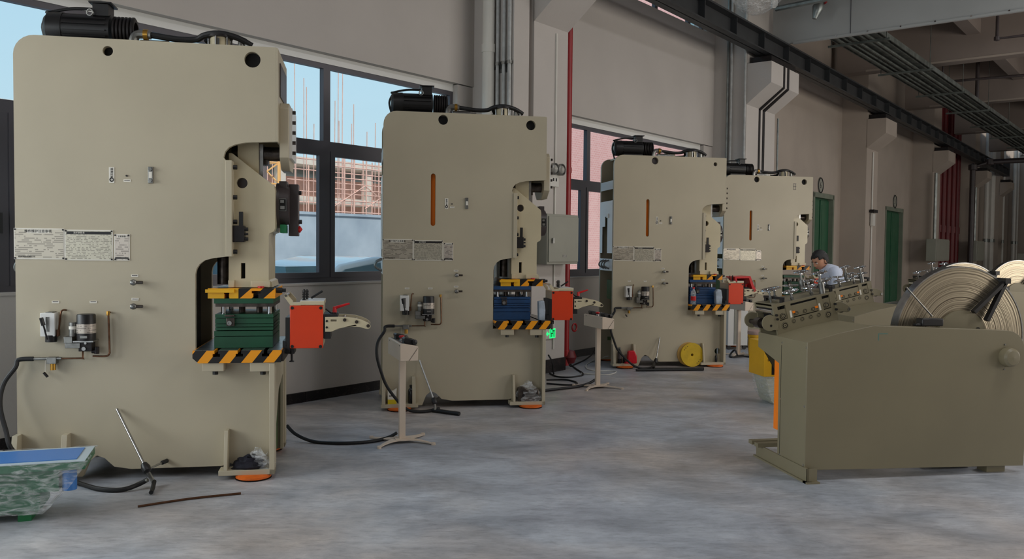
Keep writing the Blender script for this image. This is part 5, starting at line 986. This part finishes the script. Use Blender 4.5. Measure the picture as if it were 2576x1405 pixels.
for pts, m_ in (([(1986, 781), (1990.5, 780), (1993.5, 797), (1989, 798.5)], 'sign'), ([(2058.5, 763), (2062.5, 762), (2066.5, 779), (2062, 780)], 'sign'), ([(1993, 782.5), (2000, 781), (2001, 786), (1994.5, 788)], 'orange2'), ([(2050, 770), (2057.5, 768), (2058.5, 773), (2051.5, 775)], 'orange2')):
    MB().prism([h_(*p) for p in pts], yh - .0012 + (0 if m_ == 'sign' else .0), yh + .004).build('ruler_sticker' if m_ == 'sign' else 'warning_sticker', m_, hd)
# front opening frame, rollers, side discs
a0, b0 = Vector(cor[0]), Vector(cor[1])
MB().prism([tuple(a0), tuple(a0 + hx * .012), tuple(a0 + hx * .012 - hz * .03), tuple(a0 - hz * .03)], yh + .0202, yh + Wd - .0202).build('front_bar', 'olive', hd)
for px, py, r, m_ in ((1950, 786, .022, 'chrome'), (1952, 775, .02, 'black'), (1956, 812, .02, 'dsteel')):
    c = h_(px, py); MB().cyl((c[0] + .0, yh + .02, c[1]), (c[0] + .0, yh + Wd - .02, c[1]), r, n=18).build('feed_roller', m_, hd)
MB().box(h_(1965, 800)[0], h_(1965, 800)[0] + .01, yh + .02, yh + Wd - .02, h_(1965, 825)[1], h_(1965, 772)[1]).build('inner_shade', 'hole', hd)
c = h_(1936, 812); 
for y in (yh - .005, yh + Wd - .01):
    o = MB().prism(arc(c[0], c[1], .06, 75, 300, 14) + [h_(1958, 830), h_(1956, 797)], y, y + .012).build('side_disc', 'olive', hd)
    MB().cyl((c[0] + .01, y - .002, c[1] - .02), (c[0] + .01, y, c[1] - .02), .009, n=10).build('disc_hole', 'hole', o)
MB().cyl((c[0] - .01, yh, c[1] - .01), (c[0] - .01, yh + Wd, c[1] - .01), .018, n=16).cyl((c[0] - .01, yh + .1, c[1] - .01), (c[0] - .01, yh + .18, c[1] - .01), .04, n=20).build('guide_shaft', 'dsteel', hd)
for px, py in ((1954, 792.5), (1956, 802.5), (2101, 764), (2104, 777.5)): c = h_(px, py, yh - .01); MB().cyl((c[0], yh - .016, c[1]), (c[0], yh - .001, c[1]), .009, n=10).build('arm_bolt', 'black', hd)
for y in (yh - .006, yh + Wd - .01):
    o = MB().prism([h_(2099, 760), h_(2108, 758), (h_(2118, 759)), h_(2128, 764), h_(2136, 770), h_(2139, 776), h_(2137, 782), h_(2130, 784.5), h_(2118, 783), h_(2104, 785)], y, y + .012).build('rear_arm', 'olive', hd, bevel=.002)
    c = h_(2134.5, 776.5); MB().ring((c[0], y - .006, c[1]), (c[0], y + .012, c[1]), .012, .006, 14).build('arm_eye', 'steel', o)
c = h_(2118, 774); MB().cyl((c[0], yh + .01, c[1]), (c[0], yh + Wd - .01, c[1]), .036, n=24).build('rear_roller', 'rubber', hd)
# bridge and hand wheels
c = h_(1938, 742, yh + .13)
def wheel(px, py, y, bx_, by_, r=.055, sleeve=False):
    c = Vector((*FF.p(px, py, y),)); b = Vector((*FF.p(bx_, by_, y),)); ax = Vector((c.x - b.x, 0, c.y - b.y)).normalized(); ctr = Vector((c.x, y, c.y)); base = Vector((b.x, y, b.y))
    o = MB().torus(ctr, ax, r, .0065, 28, 8).build('hand_wheel', 'chrome', dec)
    m_ = MB(); u = ax.orthogonal().normalized(); w_ = ax.cross(u)
    for k in range(3):
        a_ = 2 * PI * k / 3 + .5; m_.cyl(ctr, ctr + (u * math.cos(a_) + w_ * math.sin(a_)) * r, .006, n=6)
    m_.cyl(ctr - ax * .02, ctr + ax * .006, .014, n=12).build('spokes', 'chrome', o)
    m2 = MB().cyl(base - ax * .02, ctr - ax * .015, .008, n=10).cyl(base + ax * .012, base + ax * .03, .014, n=6)
    if sleeve: m2.cyl(base - ax * .01, base + ax * .075, .022, n=12)
    m2.build('wheel_screw', 'zinc', dec); return o
yn, yf = yh + .03, yh + Wd - .04
wheel(1934, 728, yh + .13, 1939, 757, .062); wheel(1947, 724, yh + .2, 1950, 752, .05)
wheel(1988, 732, yn, 1994, 756); wheel(1989, 717.5, yf, 1990, 740); wheel(2036.6, 720, yn + .02, 2043, 744); wheel(2031, 706, yf, 2034, 730, .05)
wheel(2060, 685.4, yn, 2068.5, 734, sleeve=True); wheel(2013, 683, yf, 2019, 727, sleeve=True); wheel(2070, 705, yh + .15, 2072, 726, .05)
a = h_(1966, 749, yh + .02); z = a[1]; x = a[0]
MB().box(x - .018, x + .018, yh + .005, yh + Wd - .02, z - .012, z + .006).box(x - .012, x + .018, yh + .005, yh + .03, z - .055, z - .01).box(x - .012, x + .018, yh + Wd - .045, yh + Wd - .02, z - .055, z - .01).build('black_bridge', 'black', dec, bevel=.002)
x2 = h_(2085, 722, yh + .05); MB().box(x2[0] - .012, x2[0] + .02, yh + .03, yh + Wd - .05, x2[1] - .01, x2[1] + .008).box(x2[0] - .0, x2[0] + .02, yh + .03, yh + .05, x2[1] - .05, x2[1]).build('black_bridge', 'black', dec, bevel=.002)
# two more identical lines further down
g2 = ray(2198.6, 761); g2 = CAM + g2 * (8.85 / g2.y); g1 = FF.w(cor[2][0], yh); off2 = Vector((g2.x - g1.x, g2.y - g1.y, 0))
g3 = ray(2374, 664); g3 = CAM + g3 * (12.5 / g3.y); w6 = FF.w(FF.p(2060, 685, yn)[0], yn); off3 = Vector((g3.x - w6.x, g3.y - w6.y, 0))
dec['group'] = 'strip straightening lines'; coil['group'] = 'coils of steel strip'
for off, l1, l2 in ((off2, 'second strip straightener just behind the nearest one, worker standing beyond it', 'coil of strip in the second decoiler hidden behind the nearest coil'), (off3, 'third strip straightener, only handwheels showing beside the coil', 'coil of strip in the third decoiler, dull and partly behind the nearest coil')):
    d2 = copy_tree(dec); d2.location += off; d2['label'] = l1; k2 = copy_tree(coil); k2.location += off; k2['label'] = l2
# ================================================================ CONTROL STANDS
def stand(label, px, py, depth_yaw=-18.8, rz_extra=0):
    c = floor_at(px, py); fr = Frame((c.x, c.y), 90 + depth_yaw); t = thing('control_stand', label, 'control stand', fr, group='two-hand control stands')
    MB().prism([(-.07, .70), (-.07, .835), (-.045, .838), (.075, .815), (.075, .70)], -.26, .26).build('box', 'pvc' if 0 else M['standpaint'], t, bevel=.004)
    MB().box(-.026, .026, -.022, .022, .01, .70).build('post', M['standpaint'], t, bevel=.003)
    base = MB()
    for s1_ in (1, -1):
        for s2_ in (1, -1):
            for k in range(5):
                a_, b_ = k / 5, (k + 1) / 5
                fx = lambda u: s1_ * (.0 + .225 * u); fy = lambda u: s2_ * (.02 + .17 * u * u); fz = lambda u: .03 - .018 * u * u
                w_ = lambda u: .062 - .04 * u ** .7
                P = []
                for u in (a_, b_):
                    P += [(fx(u), fy(u) - w_(u), fz(u) - .008), (fx(u), fy(u) + w_(u), fz(u) - .008), (fx(u), fy(u) + w_(u), fz(u)), (fx(u), fy(u) - w_(u), fz(u))]
                base.add(P, [(0, 1, 2, 3), (4, 7, 6, 5), (0, 4, 5, 1), (1, 5, 6, 2), (2, 6, 7, 3), (3, 7, 4, 0)])
            base.cyl((s1_ * .22, s2_ * .19, 0), (s1_ * .22, s2_ * .19, .02), .018, n=10)
    base.box(-.06, .06, -.05, .05, .018, .032).build('base', M['standpaint'], t)
    for y, nm in ((-.17, 'button_guard'), (.17, 'button_guard')):
        MB().prism([(-.025, .83), (-.035, .872), (-.02, .88), (.055, .865), (.062, .82)], y - .05, y + .05).build(nm, 'black', t, bevel=.006)
        MB().lathe([(.02, 0), (.022, .012), (0, .018)], (.05, y - .055 if y < 0 else y - .055, .845), (.3, -1, 0), 14).build('push_button', 'black', t)
    MB().cyl((.0, .02, .825), (.0, .02, .85), .018, n=14).build('button_collar', 'chrome', t)
    MB().lathe([(.012, 0), (.014, .01), (.026, .016), (.024, .028), (0, .034)], (0, .02, .845), (0, 0, 1), 18).build('stop_button', 'red', t)
    MB().cyl((.01, -.06, .825), (.01, -.06, .85), .014, n=12).torus((.01, -.06, .862), (0, 1, 0), .014, .004, 14, 6).build('key_switch', 'zinc', t)
    MB().prism([(-.05, .8385), (.07, .8165), (.07, .8175), (-.05, .8395)], -.24, .24).build('face_plate', 'zinc', t)
    MB().box(-.0715, -.07, -.24, -.22, .818, .822).box(-.0715, -.07, .18, .2, .818, .822).build('box_slot', 'hole', t)
    MB().cyl((0, -.262, .70), (.07, -.262, .80), .0015, n=4).build('fold_seam', 'dsteel', t)
    return t
M['standpaint'] = mat('stand_cream_paint', (218, 200, 180), .42, var=.03)
stand('cream control stand with a red stop button before the second press', 1011, 1110)
stand('cream control stand between the second and third press', 1503, 974)
stand('cream control stand half hidden behind the third feeder', 1857, 893)
# white cabinet on casters beside it
cbn = thing('white_cabinet', 'small pale cabinet on casters behind the third feeder', 'cabinet', FP[4], FP[4].p(1832, 800, -.55)[0], -.55)
MB().box(0, .36, 0, .3, .07, .72).build('body', 'white', cbn, bevel=.004)
MB().box(.11, .19, -.01, 0, .09, .7).build('slot_panel', 'graybox', cbn)
for x in (.04, .32):
    for y in (.05, .25): MB().cyl((x, y - .015, .035), (x, y + .015, .035), .035, n=12).build('caster', 'black', cbn)
# yellow bucket
c = floor_at(1903, 895); bk = thing('yellow_bucket', 'yellow plastic bucket with a pale label left of the straightener', 'bucket', loc=c)
MB().lathe([(.105, 0), (.118, .02), (.13, .30), (.138, .30), (.138, .33), (.128, .33), (.10, .02), (0, .015)], (0, 0, 0), (0, 0, 1), 28).build('pail', 'yellow', bk)
MB().lathe([(.124, .0), (.13, .13)], (0, 0, .08), (0, 0, 1), 28, False).build('band', 'yellow', bk)
g = MB(); 
for k in range(5): a0_ = R(215 + k * 12); a1_ = R(215 + (k + 1) * 12); g.add([(.127 * math.cos(a0_), .127 * math.sin(a0_), .06), (.127 * math.cos(a1_), .127 * math.sin(a1_), .06), (.134 * math.cos(a1_), .134 * math.sin(a1_), .22), (.134 * math.cos(a0_), .134 * math.sin(a0_), .22)], [(0, 1, 2, 3)])
g.build('paper_label', 'print3', bk)
MB().lathe([(.13, 0), (.142, .02), (.14, .06), (.10, .075), (0, .06)], (0, 0, .325), (0, 0, 1), 20).build('bag_liner', M.setdefault('bag', mat('pinkish_bag', (190, 160, 150), .5, bump=.5, bscale=20)), bk)
# yellow control box on a film wrapped stand
c = floor_at(1946, 1018); fy_ = Frame((c.x, c.y), 80); yb_ = thing('yellow_power_box', 'yellow power box with vent slots standing on a film wrapped base', 'power box', fy_)
zA_, zB_ = fy_.p(1930, 947)[1], .66; xa_ = fy_.p(1922, 920)[0]
MB().box(xa_, xa_ + .32, 0, .35, zA_, zB_).build('box', 'yellow', yb_, bevel=.004)
for k in range(7): MB().box(xa_ + .04, xa_ + .085, -.002, 0, .555 - k * .016, .561 - k * .016).build('vent_slot', 'hole', yb_)
MB().box(xa_ + .085, xa_ + .12, -.003, 0, zA_ + .02, zB_ - .09).build('dark_panel', 'iron', yb_)
MB().prism([(xa_ + .03, zA_), (xa_ + .1, .04), (xa_ + .14, 0), (xa_ + .28, 0), (xa_ + .3, zA_)], .02, .3).build('stand_base', M.setdefault('pale', mat('pale_green_paint', (206, 206, 186), .5)), yb_)
MB().prism([(xa_ + .015, zA_), (xa_ + .05, .12), (xa_ + .13, .004), (xa_ + .29, .004), (xa_ + .31, zA_)], .0, .32).build('film_wrap', 'film', yb_)
# ================================================================ SMALL THINGS ON AND BY THE FEET
def onfoot(i, px, py, z=.066, y=-.07): return FP[i].w(FP[i].p(px, py, y)[0], y, z)
l = onfoot(1, 628, 1180); r_ = thing('dark_rag', 'dark cloth rag crumpled on the right foot of the closest press', 'rag', loc=l, rz=FP[1].rz)
def crumple(sx_, sy_, sz_, seed, n=9, m=14, k=.25):
    rr_ = random.Random(seed); g = MB(); vs = []; fs = []
    for j in range(n + 1):
        ph = PI / 2 * j / n
        for i in range(m):
            th = 2 * PI * i / m; f = 1 + rr_.uniform(-k, k); vs.append((math.cos(th) * math.cos(ph) * sx_ * f, math.sin(th) * math.cos(ph) * sy_ * f, math.sin(ph) * sz_ * (1 + rr_.uniform(-k, k)) if j else 0))
    for j in range(n):
        for i in range(m): q = (i + 1) % m; fs.append((j * m + i, j * m + q, (j + 1) * m + q, (j + 1) * m + i))
    return g.add(vs, fs + [tuple(reversed(range(m)))])
crumple(.11, .045, .085, 4).build('cloth', 'cloth', r_)
l = onfoot(1, 650, 1172); tag(crumple(.10, .03, .11, 9, k=.35).build('film_scrap', 'film'), 'torn clear film stuck in the right foot of the closest press', 'film').location = l
l = onfoot(2, 1330, 1012); w_ = thing('wrapped_part', 'metal part wrapped in clear film on the right foot of the second press', 'parcel', loc=l, rz=FP[2].rz)
MB().prism([(-.115, 0), (-.12, .13), (-.07, .15), (.0, .11), (.09, .13), (.11, .02), (.08, 0)], -.04, .035).build('metal_part', 'dsteel', w_, bevel=.008)
MB().cyl((-.06, -.045, .06), (-.06, -.04, .06), .015, n=14).build('bore', 'hole', w_)
crumple(.14, .058, .17, 21, k=.22).build('film', 'film', w_)
l = onfoot(2, 986, 1016); cbx = thing('small_carton', 'small white and yellow carton on the left foot of the second press', 'carton', loc=l, rz=FP[2].rz)
MB().box(-.042, .042, -.03, .03, 0, .045).build('yellow_band', M.setdefault('cy', mat('carton_yellow', (214, 190, 30), .6)), cbx); MB().box(-.042, .042, -.03, .03, .045, .125).build('carton', 'sign', cbx)
MB().prism([(.01, .125), (.045, .148), (.043, .125)], -.03, .03).build('flap', 'sign', cbx); MB().box(-.03, .0, -.0305, -.03, .075, .085).build('print', 'darkgrey', cbx)
def bottle(name, label, cat, loc, h, r, m_, capm, neck=.35, lab=None):
    t = thing(name, label, cat, loc=loc)
    MB().lathe([(r * .9, 0), (r, .01), (r, h * .66), (r * .85, h * .76), (r * neck, h * .86), (r * neck, h * .93), (0, h * .93)], (0, 0, 0), (0, 0, 1), 20).build('body', m_, t)
    MB().cyl((0, 0, h * .9), (0, 0, h), r * neck * 1.25, n=16).build('cap', capm, t)
    if lab: MB().lathe([(r + .001, 0), (r + .001, h * lab[1])], (0, 0, h * lab[0]), (0, 0, 1), 20, False).build('label_band', lab[2], t)
    return t
bottle('dark_bottle', 'black plastic bottle on the left foot of the second press', 'bottle', onfoot(2, 1034, 1013), .18, .031, 'bottle', 'black', .42)
bottle('spray_can', 'dark spray can on the left foot of the third press', 'can', onfoot(3, 1558, 912, .065), .215, .028, 'bottle', 'zinc', .5, (.3, .35, 'darkgrey'))
bottle('small_dark_bottle', 'small dark nozzle bottle beside the spray can', 'bottle', onfoot(3, 1569, 912, .065, -.06), .1, .014, 'bottle', 'black')
bottle('dark_cone', 'small dark nozzle bottle on the right foot of the third press', 'bottle', onfoot(3, 1801, 912, .065), .11, .018, 'bottle', 'black')
l = onfoot(3, 1588, 915, .065, -.09); rb_ = thing('red_bag', 'knotted red plastic bag on the left foot of the third press', 'bag', loc=l, rz=FP[3].rz)
MB().prism([(-.11, 0), (-.06, .03), (-.055, .17), (.03, .175), (.07, .1), (.07, 0)], -.04, .03).build('bag_body', 'pink', rb_, bevel=.014)
l = FP[3].w(FP[3].p(1740, 925, -.06)[0], -.06, 0); yr = thing('yellow_ring_plate', 'round yellow steel ring plate leaning on the third press', 'ring plate', loc=l, rz=FP[3].rz)
yr.rotation_euler.x = R(-6); rad = 30 / FPX * 11.7
MB().ring((0, -.03, rad), (0, .0, rad), rad, .018, 48).build('plate', 'yellow2', yr)
for k in (60, 74, 88, 240, 254, 268): a_ = R(k + 60); MB().cyl((math.cos(a_) * rad * .8, -.032, rad + math.sin(a_) * rad * .8), (math.cos(a_) * rad * .8, -.029, rad + math.sin(a_) * rad * .8), .006, n=8).build('hole', 'hole', yr)
MB().ring((-.03, .02, rad + .01), (-.03, .05, rad + .01), rad, .05, 40).build('rear_ring', M.setdefault('tan', mat('cardboard_tan', (200, 160, 90), .8)), yr)
# things on the third bolster
zb_ = zt_bol
l = FP[3].w(FP[3].p(1744, 765, -.07)[0], -.07, zb_); bottle('drink_bottle', 'clear drink bottle with red cap and red label on the third bolster', 'bottle', l, .235, .036, 'bottleclear', 'red', .35, (.22, .25, 'red'))
l = FP[3].w(FP[3].p(1806, 765, -.05)[0], -.05, zb_); bag = thing('plastic_bag', 'clear plastic bag with pale parts beside the blue die of the third press', 'bag', loc=l, rz=FP[3].rz)
MB().prism([(-.045, 0), (-.055, .17), (-.02, .21), (.03, .2), (.05, .1), (.04, 0)], -.04, .03).build('pale_part', M.setdefault('palegrey', mat('pale_grey_plastic', (176, 188, 200), .5, var=.2, vscale=14)), bag, bevel=.01)
l = FP[2].w(FP[2].p(1362, 798, -.04)[0], -.04, zb_); bg2 = thing('pale_block', 'pale speckled part standing at the right end of the second bolster', 'part', loc=l, rz=FP[2].rz)
MB().prism([(-.03, 0), (-.035, .19), (.02, .2), (.035, .1), (.03, 0)], -.03, .05).build('body', 'palegrey', bg2, bevel=.006)
# ================================================================ FILM WRAPPED CART ON A PALLET (front left)
zc_ = .345
e1 = floor_at(213, 1158, zc_); e2 = floor_at(228, 1121, zc_); dirv = (e2 - e1); L_ = dirv.length
e3 = floor_at(0, 1171, zc_); ax = (e1 - e3).normalized(); yaw_ = math.degrees(math.atan2(ax.x, ax.y)); fc = Frame((e1.x, e1.y), yaw_)
ct = thing('wrapped_cart', 'low green and blue cart wrapped in clear film on a green pallet', 'cart', fc)
D_ = L_ * .98; X_ = -1.15
MB().box(X_, 0, 0, D_, zc_ - .05, zc_ - .004).build('tray', M.setdefault('pgreen', mat('light_green_paint', (40, 104, 72), .4)), ct, bevel=.004)
MB().box(X_, 0, 0, D_, zc_ - .004, zc_).build('rim', M.setdefault('prim', mat('pale_blue_rim', (176, 190, 196), .4)), ct)
MB().box(X_ + .05, -.05, .05, D_ - .04, zc_, zc_ + .004).build('blue_sheet', 'blue', ct)
MB().box(X_, -.14, .02, D_ - .04, .17, .296).box(X_, -.24, .04, D_ - .06, .06, .17).build('body', 'pgreen', ct, bevel=.004)
MB().box(X_, -.3, .02, D_ - .04, .22, .262).build('dark_slot', 'darkgrey', ct)
MB().cyl((-.09, .06, .17), (-.09, .06, .3), .04, n=20).build('blue_can', 'blue', ct)
def film(g, zt2, zb2, ins0, ins1):
    rr_ = random.Random(5); n = 30; k = 7; vs = []; fs = []
    def outline(u, ins):
        per = [(X_, -.012), (0.012, -.012), (.012, D_ + .012), (X_, D_ + .012)]; per = [(X_, -.014), (.012 - ins, -.014), (.012 - ins, D_ + .012), (X_, D_ + .012)]
        seg = u * 3; i = min(int(seg), 2); f = seg - i; return (per[i][0] + (per[i + 1][0] - per[i][0]) * f, per[i][1] + (per[i + 1][1] - per[i][1]) * f)
    for j in range(k + 1):
        v = j / k
        for i in range(n + 1):
            x, y = outline(i / n, ins0 + (ins1 - ins0) * v ** 1.3); vs.append((x + rr_.uniform(-.008, .008), y + rr_.uniform(-.008, .008), zt2 + (zb2 - zt2) * v + rr_.uniform(-.004, .004)))
    for j in range(k):
        for i in range(n): fs.append((j * (n + 1) + i, j * (n + 1) + i + 1, (j + 1) * (n + 1) + i + 1, (j + 1) * (n + 1) + i))
    return g.add(vs, fs)
film(MB(), zc_ + .004, .055, 0, .235).build('film_wrap', 'film', ct)
pa = floor_at(118, 1312); pl_ = thing('plastic_pallet', 'green plastic pallet under the wrapped cart', 'pallet', fc, 0, 0)
MB().box(X_, -.30, .06, D_ - .02, .045, .062).build('deck', 'pallet', pl_)
for x in (-.36, -.7, -1.05): MB().box(x, x + .07, .06, D_ - .02, 0, .045).build('runner', 'pallet', pl_)
# ================================================================ CABLES
def cable(label, pts, r, m='rubber', name='cable', cat='cable', group=None):
    P = [tuple(floor_at(px, py, z)) for px, py, z in pts]; return tag(MB().tube(P, r, 8).build(name, m), label, cat, group)
cable('black cable from the closest press to the first control stand', [(722, 1070, .12), (745, 1092, .06), (790, 1110, .014), (860, 1114, .014), (930, 1110, .014), (975, 1100, .02), (998, 1088, .06)], .014)
cable('thick black cable from the second press to the next control stand', [(1340, 985, .016), (1400, 978, .016), (1450, 972, .016), (1480, 964, .03), (1496, 955, .06)], .016)
cable('black cable looped on the floor behind the second press', [(1375, 955, .01), (1420, 954, .01), (1448, 960, .01), (1448, 966, .01), (1420, 967, .01), (1375, 964, .01)], .010)
cable('black cable curling from the column foot to the fire valve', [(1383, 938, .01), (1400, 946, .01), (1430, 948, .01), (1462, 944, .01), (1466, 938, .01), (1448, 926, .01), (1432, 912, .01), (1424, 896, .1), (1420, 880, .2)], .010)
cable('dark cable hanging at the column below the second feeder', [(1380, 893, .35), (1388, 908, .2), (1391, 928, .08), (1393, 940, .012)], .010)
cable('dark cable from the wall to the column foot', [(1496, 880, .12), (1488, 892, .06), (1470, 905, .01), (1450, 914, .01), (1436, 920, .01), (1428, 912, .05)], .010)
cable('thin white hose looped beside the second control stand', [(1530, 895, .1), (1505, 902, .02), (1478, 914, .008), (1476, 926, .008), (1500, 932, .008), (1530, 932, .008), (1550, 934, .008), (1535, 941, .008), (1500, 941, .008), (1462, 938, .008)], .007, 'pvc')
cable('black cable from the third control stand across the floor', [(1855, 893, .05), (1848, 880, .1), (1836, 893, .02), (1842, 898, .01), (1870, 896, .01), (1892, 898, .01)], .014)
# ================================================================ WORKER
wd_ = ray(2068, 655); wd_ = CAM + wd_ * (10.3 / wd_.y)
HX, HY = wd_.x, wd_.y
pr = thing('person', 'worker in a pale blue shirt bending over the far press, seen from behind the handwheels', 'person', loc=(HX + .35, HY + .1, 0))
def L3(x, y, z): return Vector((x - .35, y - .1, z))     # relative to the head's spot
def skin(name, joints, edges, m_, root=0, sub=2):
    me = bpy.data.meshes.new(name); me.from_pydata([j[0] for j in joints], edges, []); o = bpy.data.objects.new(name, me); C.objects.link(o)
    md = o.modifiers.new('skin', 'SKIN'); sv = me.skin_vertices[0].data
    for v, j in zip(sv, joints): v.radius = (j[1], j[2] if len(j) > 2 else j[1]); v.use_root = False
    sv[root].use_root = True; s_ = o.modifiers.new('sub', 'SUBSURF'); s_.levels = s_.render_levels = sub; md.use_smooth_shade = True
    me.materials.append(M[m_]); o.parent = pr; return o
hip = L3(.38, .1, .93)
J = [(hip, .14, .12), (L3(.30, .1, 1.12), .145, .115), (L3(.20, .1, 1.28), .155, .12), (L3(.12, .1, 1.36), .12, .09), (L3(.06, .09, 1.42), .055),
     (L3(.15, -.09, 1.34), .07), (L3(.10, -.13, 1.12), .05), (L3(-.08, -.12, 1.10), .038),
     (L3(.15, .29, 1.34), .07), (L3(.10, .32, 1.12), .05), (L3(-.10, .26, 1.08), .038)]
skin('shirt', J, [(0, 1), (1, 2), (2, 3), (3, 4), (3, 5), (5, 6), (6, 7), (3, 8), (8, 9), (9, 10)], 'shirt')
skin('trousers', [(L3(.38, .1, .95), .14, .12), (L3(.38, .0, .84), .09), (L3(.36, -.01, .48), .062), (L3(.42, -.01, .1), .045), (L3(.38, .2, .84), .09), (L3(.34, .21, .48), .062), (L3(.42, .21, .1), .045)], [(0, 1), (1, 2), (2, 3), (0, 4), (4, 5), (5, 6)], 'trouser')
for y in (-.01, .21): skin('shoe', [(L3(.43, y, .05), .045), (L3(.34, y, .035), .04), (L3(.26, y, .03), .032)], [(0, 1), (1, 2)], 'black', sub=1)
# head looking down to the left
hg = MB(); hc = L3(0, .07, 1.49)
skin('neck', [(L3(.08, .09, 1.40), .055), (L3(.04, .08, 1.45), .052)], [(0, 1)], 'skin', sub=1)
def head():
    bm = bmesh.new(); bmesh.ops.create_icosphere(bm, subdivisions=4, radius=1)
    for v in bm.verts:
        x, y, z = v.co; f = max(0, -x)                    # face towards -x
        sx2 = .098 if x < 0 else .105; zz_ = z * .118
        if z < 0: w2 = 1 - .38 * (-z) ** 1.5
        else: w2 = 1
        px_ = x * sx2 * (1 if z > -.2 else 1 - .15 * (-z - .2)); py_ = y * .077 * w2
        if z < -.3 and x > 0: px_ *= 1 - .5 * (-z - .3)
        n1 = math.exp(-((y / .16) ** 2 + ((z + .18) / .22) ** 2)) * .024 * (x < -.3)       # nose
        b1 = math.exp(-(((abs(y) - .34) / .16) ** 2 + ((z - .02) / .1) ** 2)) * .009 * (x < -.3)   # eye sockets
        l1 = math.exp(-((y / .3) ** 2 + ((z + .55) / .07) ** 2)) * .006 * (x < -.3)
        c1_ = math.exp(-((y / .3) ** 2 + ((z + .85) / .15) ** 2)) * .012 * (x < 0)
        v.co = (px_ - n1 + b1 - l1 - c1_, py_, zz_)
    me = bpy.data.meshes.new('head'); bm.to_mesh(me); bm.free(); me.polygons.foreach_set('use_smooth', [True] * len(me.polygons)); me.materials.append(M['skin']); o = bpy.data.objects.new('head', me); C.objects.link(o); return o
ho = head(); ho.parent = pr; ho.location = hc; ho.rotation_euler = (0, R(-28), R(25))
bm = bmesh.new(); bmesh.ops.create_icosphere(bm, subdivisions=4, radius=1)
rh = random.Random(2)
dl = [v for v in bm.verts if (v.co.x < -.62 and v.co.z < .5) or v.co.z < -.42 or (v.co.x < -.1 and v.co.z < .18)]; bmesh.ops.delete(bm, geom=dl, context='VERTS')
for v in bm.verts: k = 1 + rh.uniform(-.015, .03); v.co = (v.co.x * .114 * k + .002, v.co.y * .09 * k, v.co.z * .131 * k + .003)
me = bpy.data.meshes.new('hair'); bm.to_mesh(me); bm.free(); me.polygons.foreach_set('use_smooth', [True] * len(me.polygons)); me.materials.append(M['hair']); hr = bpy.data.objects.new('hair', me); C.objects.link(hr); hr.parent = ho
so = hr.modifiers.new('solid', 'SOLIDIFY'); so.thickness = .008
for s_ in (1, -1):
    MB().lathe([(0, 0), (.02, .002), (.026, .008), (.018, .014), (0, .012)], (.012, s_ * .074, -.012), (.15, s_, 0), 14).build('ear', 'skin', ho)
    MB().lathe([(0, -.011), (.008, -.008), (.011, 0), (.008, .008), (0, .011)], (-.083, s_ * .027, .003), (0, 0, 1), 12).build('eye', 'sign', ho)
    MB().lathe([(.005, 0), (0, .002)], (-.0935, s_ * .027, .003), (-1, 0, 0), 10).build('pupil', 'hair', ho)
    MB().box(-.098, -.09, s_ * .027 - .016, s_ * .027 + .016, .022, .027).build('eyebrow', 'hair', ho)
MB().box(-.098, -.088, -.022, .022, -.064, -.06).build('lips', M.setdefault('lip', mat('lips', (160, 90, 84), .5)), ho)
MB().torus(tuple(L3(.075, .09, 1.40)), (-.5, 0, 1), .066, .014, 20, 8).build('collar', 'shirt', pr)
for s_, w0 in ((-1, L3(-.08, -.12, 1.10)), (1, L3(-.10, .26, 1.08))):
    jt = [(w0, .03), (w0 + Vector((-.06, 0, -.02)), .036, .02)]; ed = [(0, 1)]
    skin('palm', jt, ed, 'skin', sub=2)
    for k in range(4):
        b0_ = w0 + Vector((-.08, (k - 1.5) * .018, -.025)); l_ = (.8, 1, .95, .75)[k]
        skin('finger', [(b0_, .0095), (b0_ + Vector((-.035 * l_, 0, -.012)), .009), (b0_ + Vector((-.055 * l_, 0, -.035)), .008), (b0_ + Vector((-.058 * l_, 0, -.055)), .007)], [(0, 1), (1, 2), (2, 3)], 'skin', sub=1)
    b0_ = w0 + Vector((-.03, -s_ * .028, -.02)); skin('thumb', [(b0_, .011), (b0_ + Vector((-.03, -s_ * .018, -.02)), .0095), (b0_ + Vector((-.055, -s_ * .02, -.035)), .008)], [(0, 1), (1, 2)], 'skin', sub=1)
# things by the far press
l = FP[4].w(.02, -.6, 0); gb = thing('green_crate', 'green plastic crate stack beside the last press', 'crate', loc=l, rz=FP[4].rz)
MB().box(-.35, .05, -.2, .2, 0, .8).build('crate', 'green', gb, bevel=.01); MB().box(-.36, .06, -.21, .21, .8, .84).build('rim', 'green', gb)
l = FP[4].w(.40, -.6, 0); rbx = thing('red_toolbox', 'red metal box with pale lid in front of the worker', 'box', loc=l, rz=FP[4].rz)
MB().box(-.15, .15, -.15, .15, 0, .95).build('stand', 'graybox', rbx); MB().box(-.14, .14, -.14, .14, .95, 1.12).build('box', 'red', rbx, bevel=.005); MB().box(-.15, .15, -.15, .15, 1.12, 1.15).build('lid', 'sign', rbx)
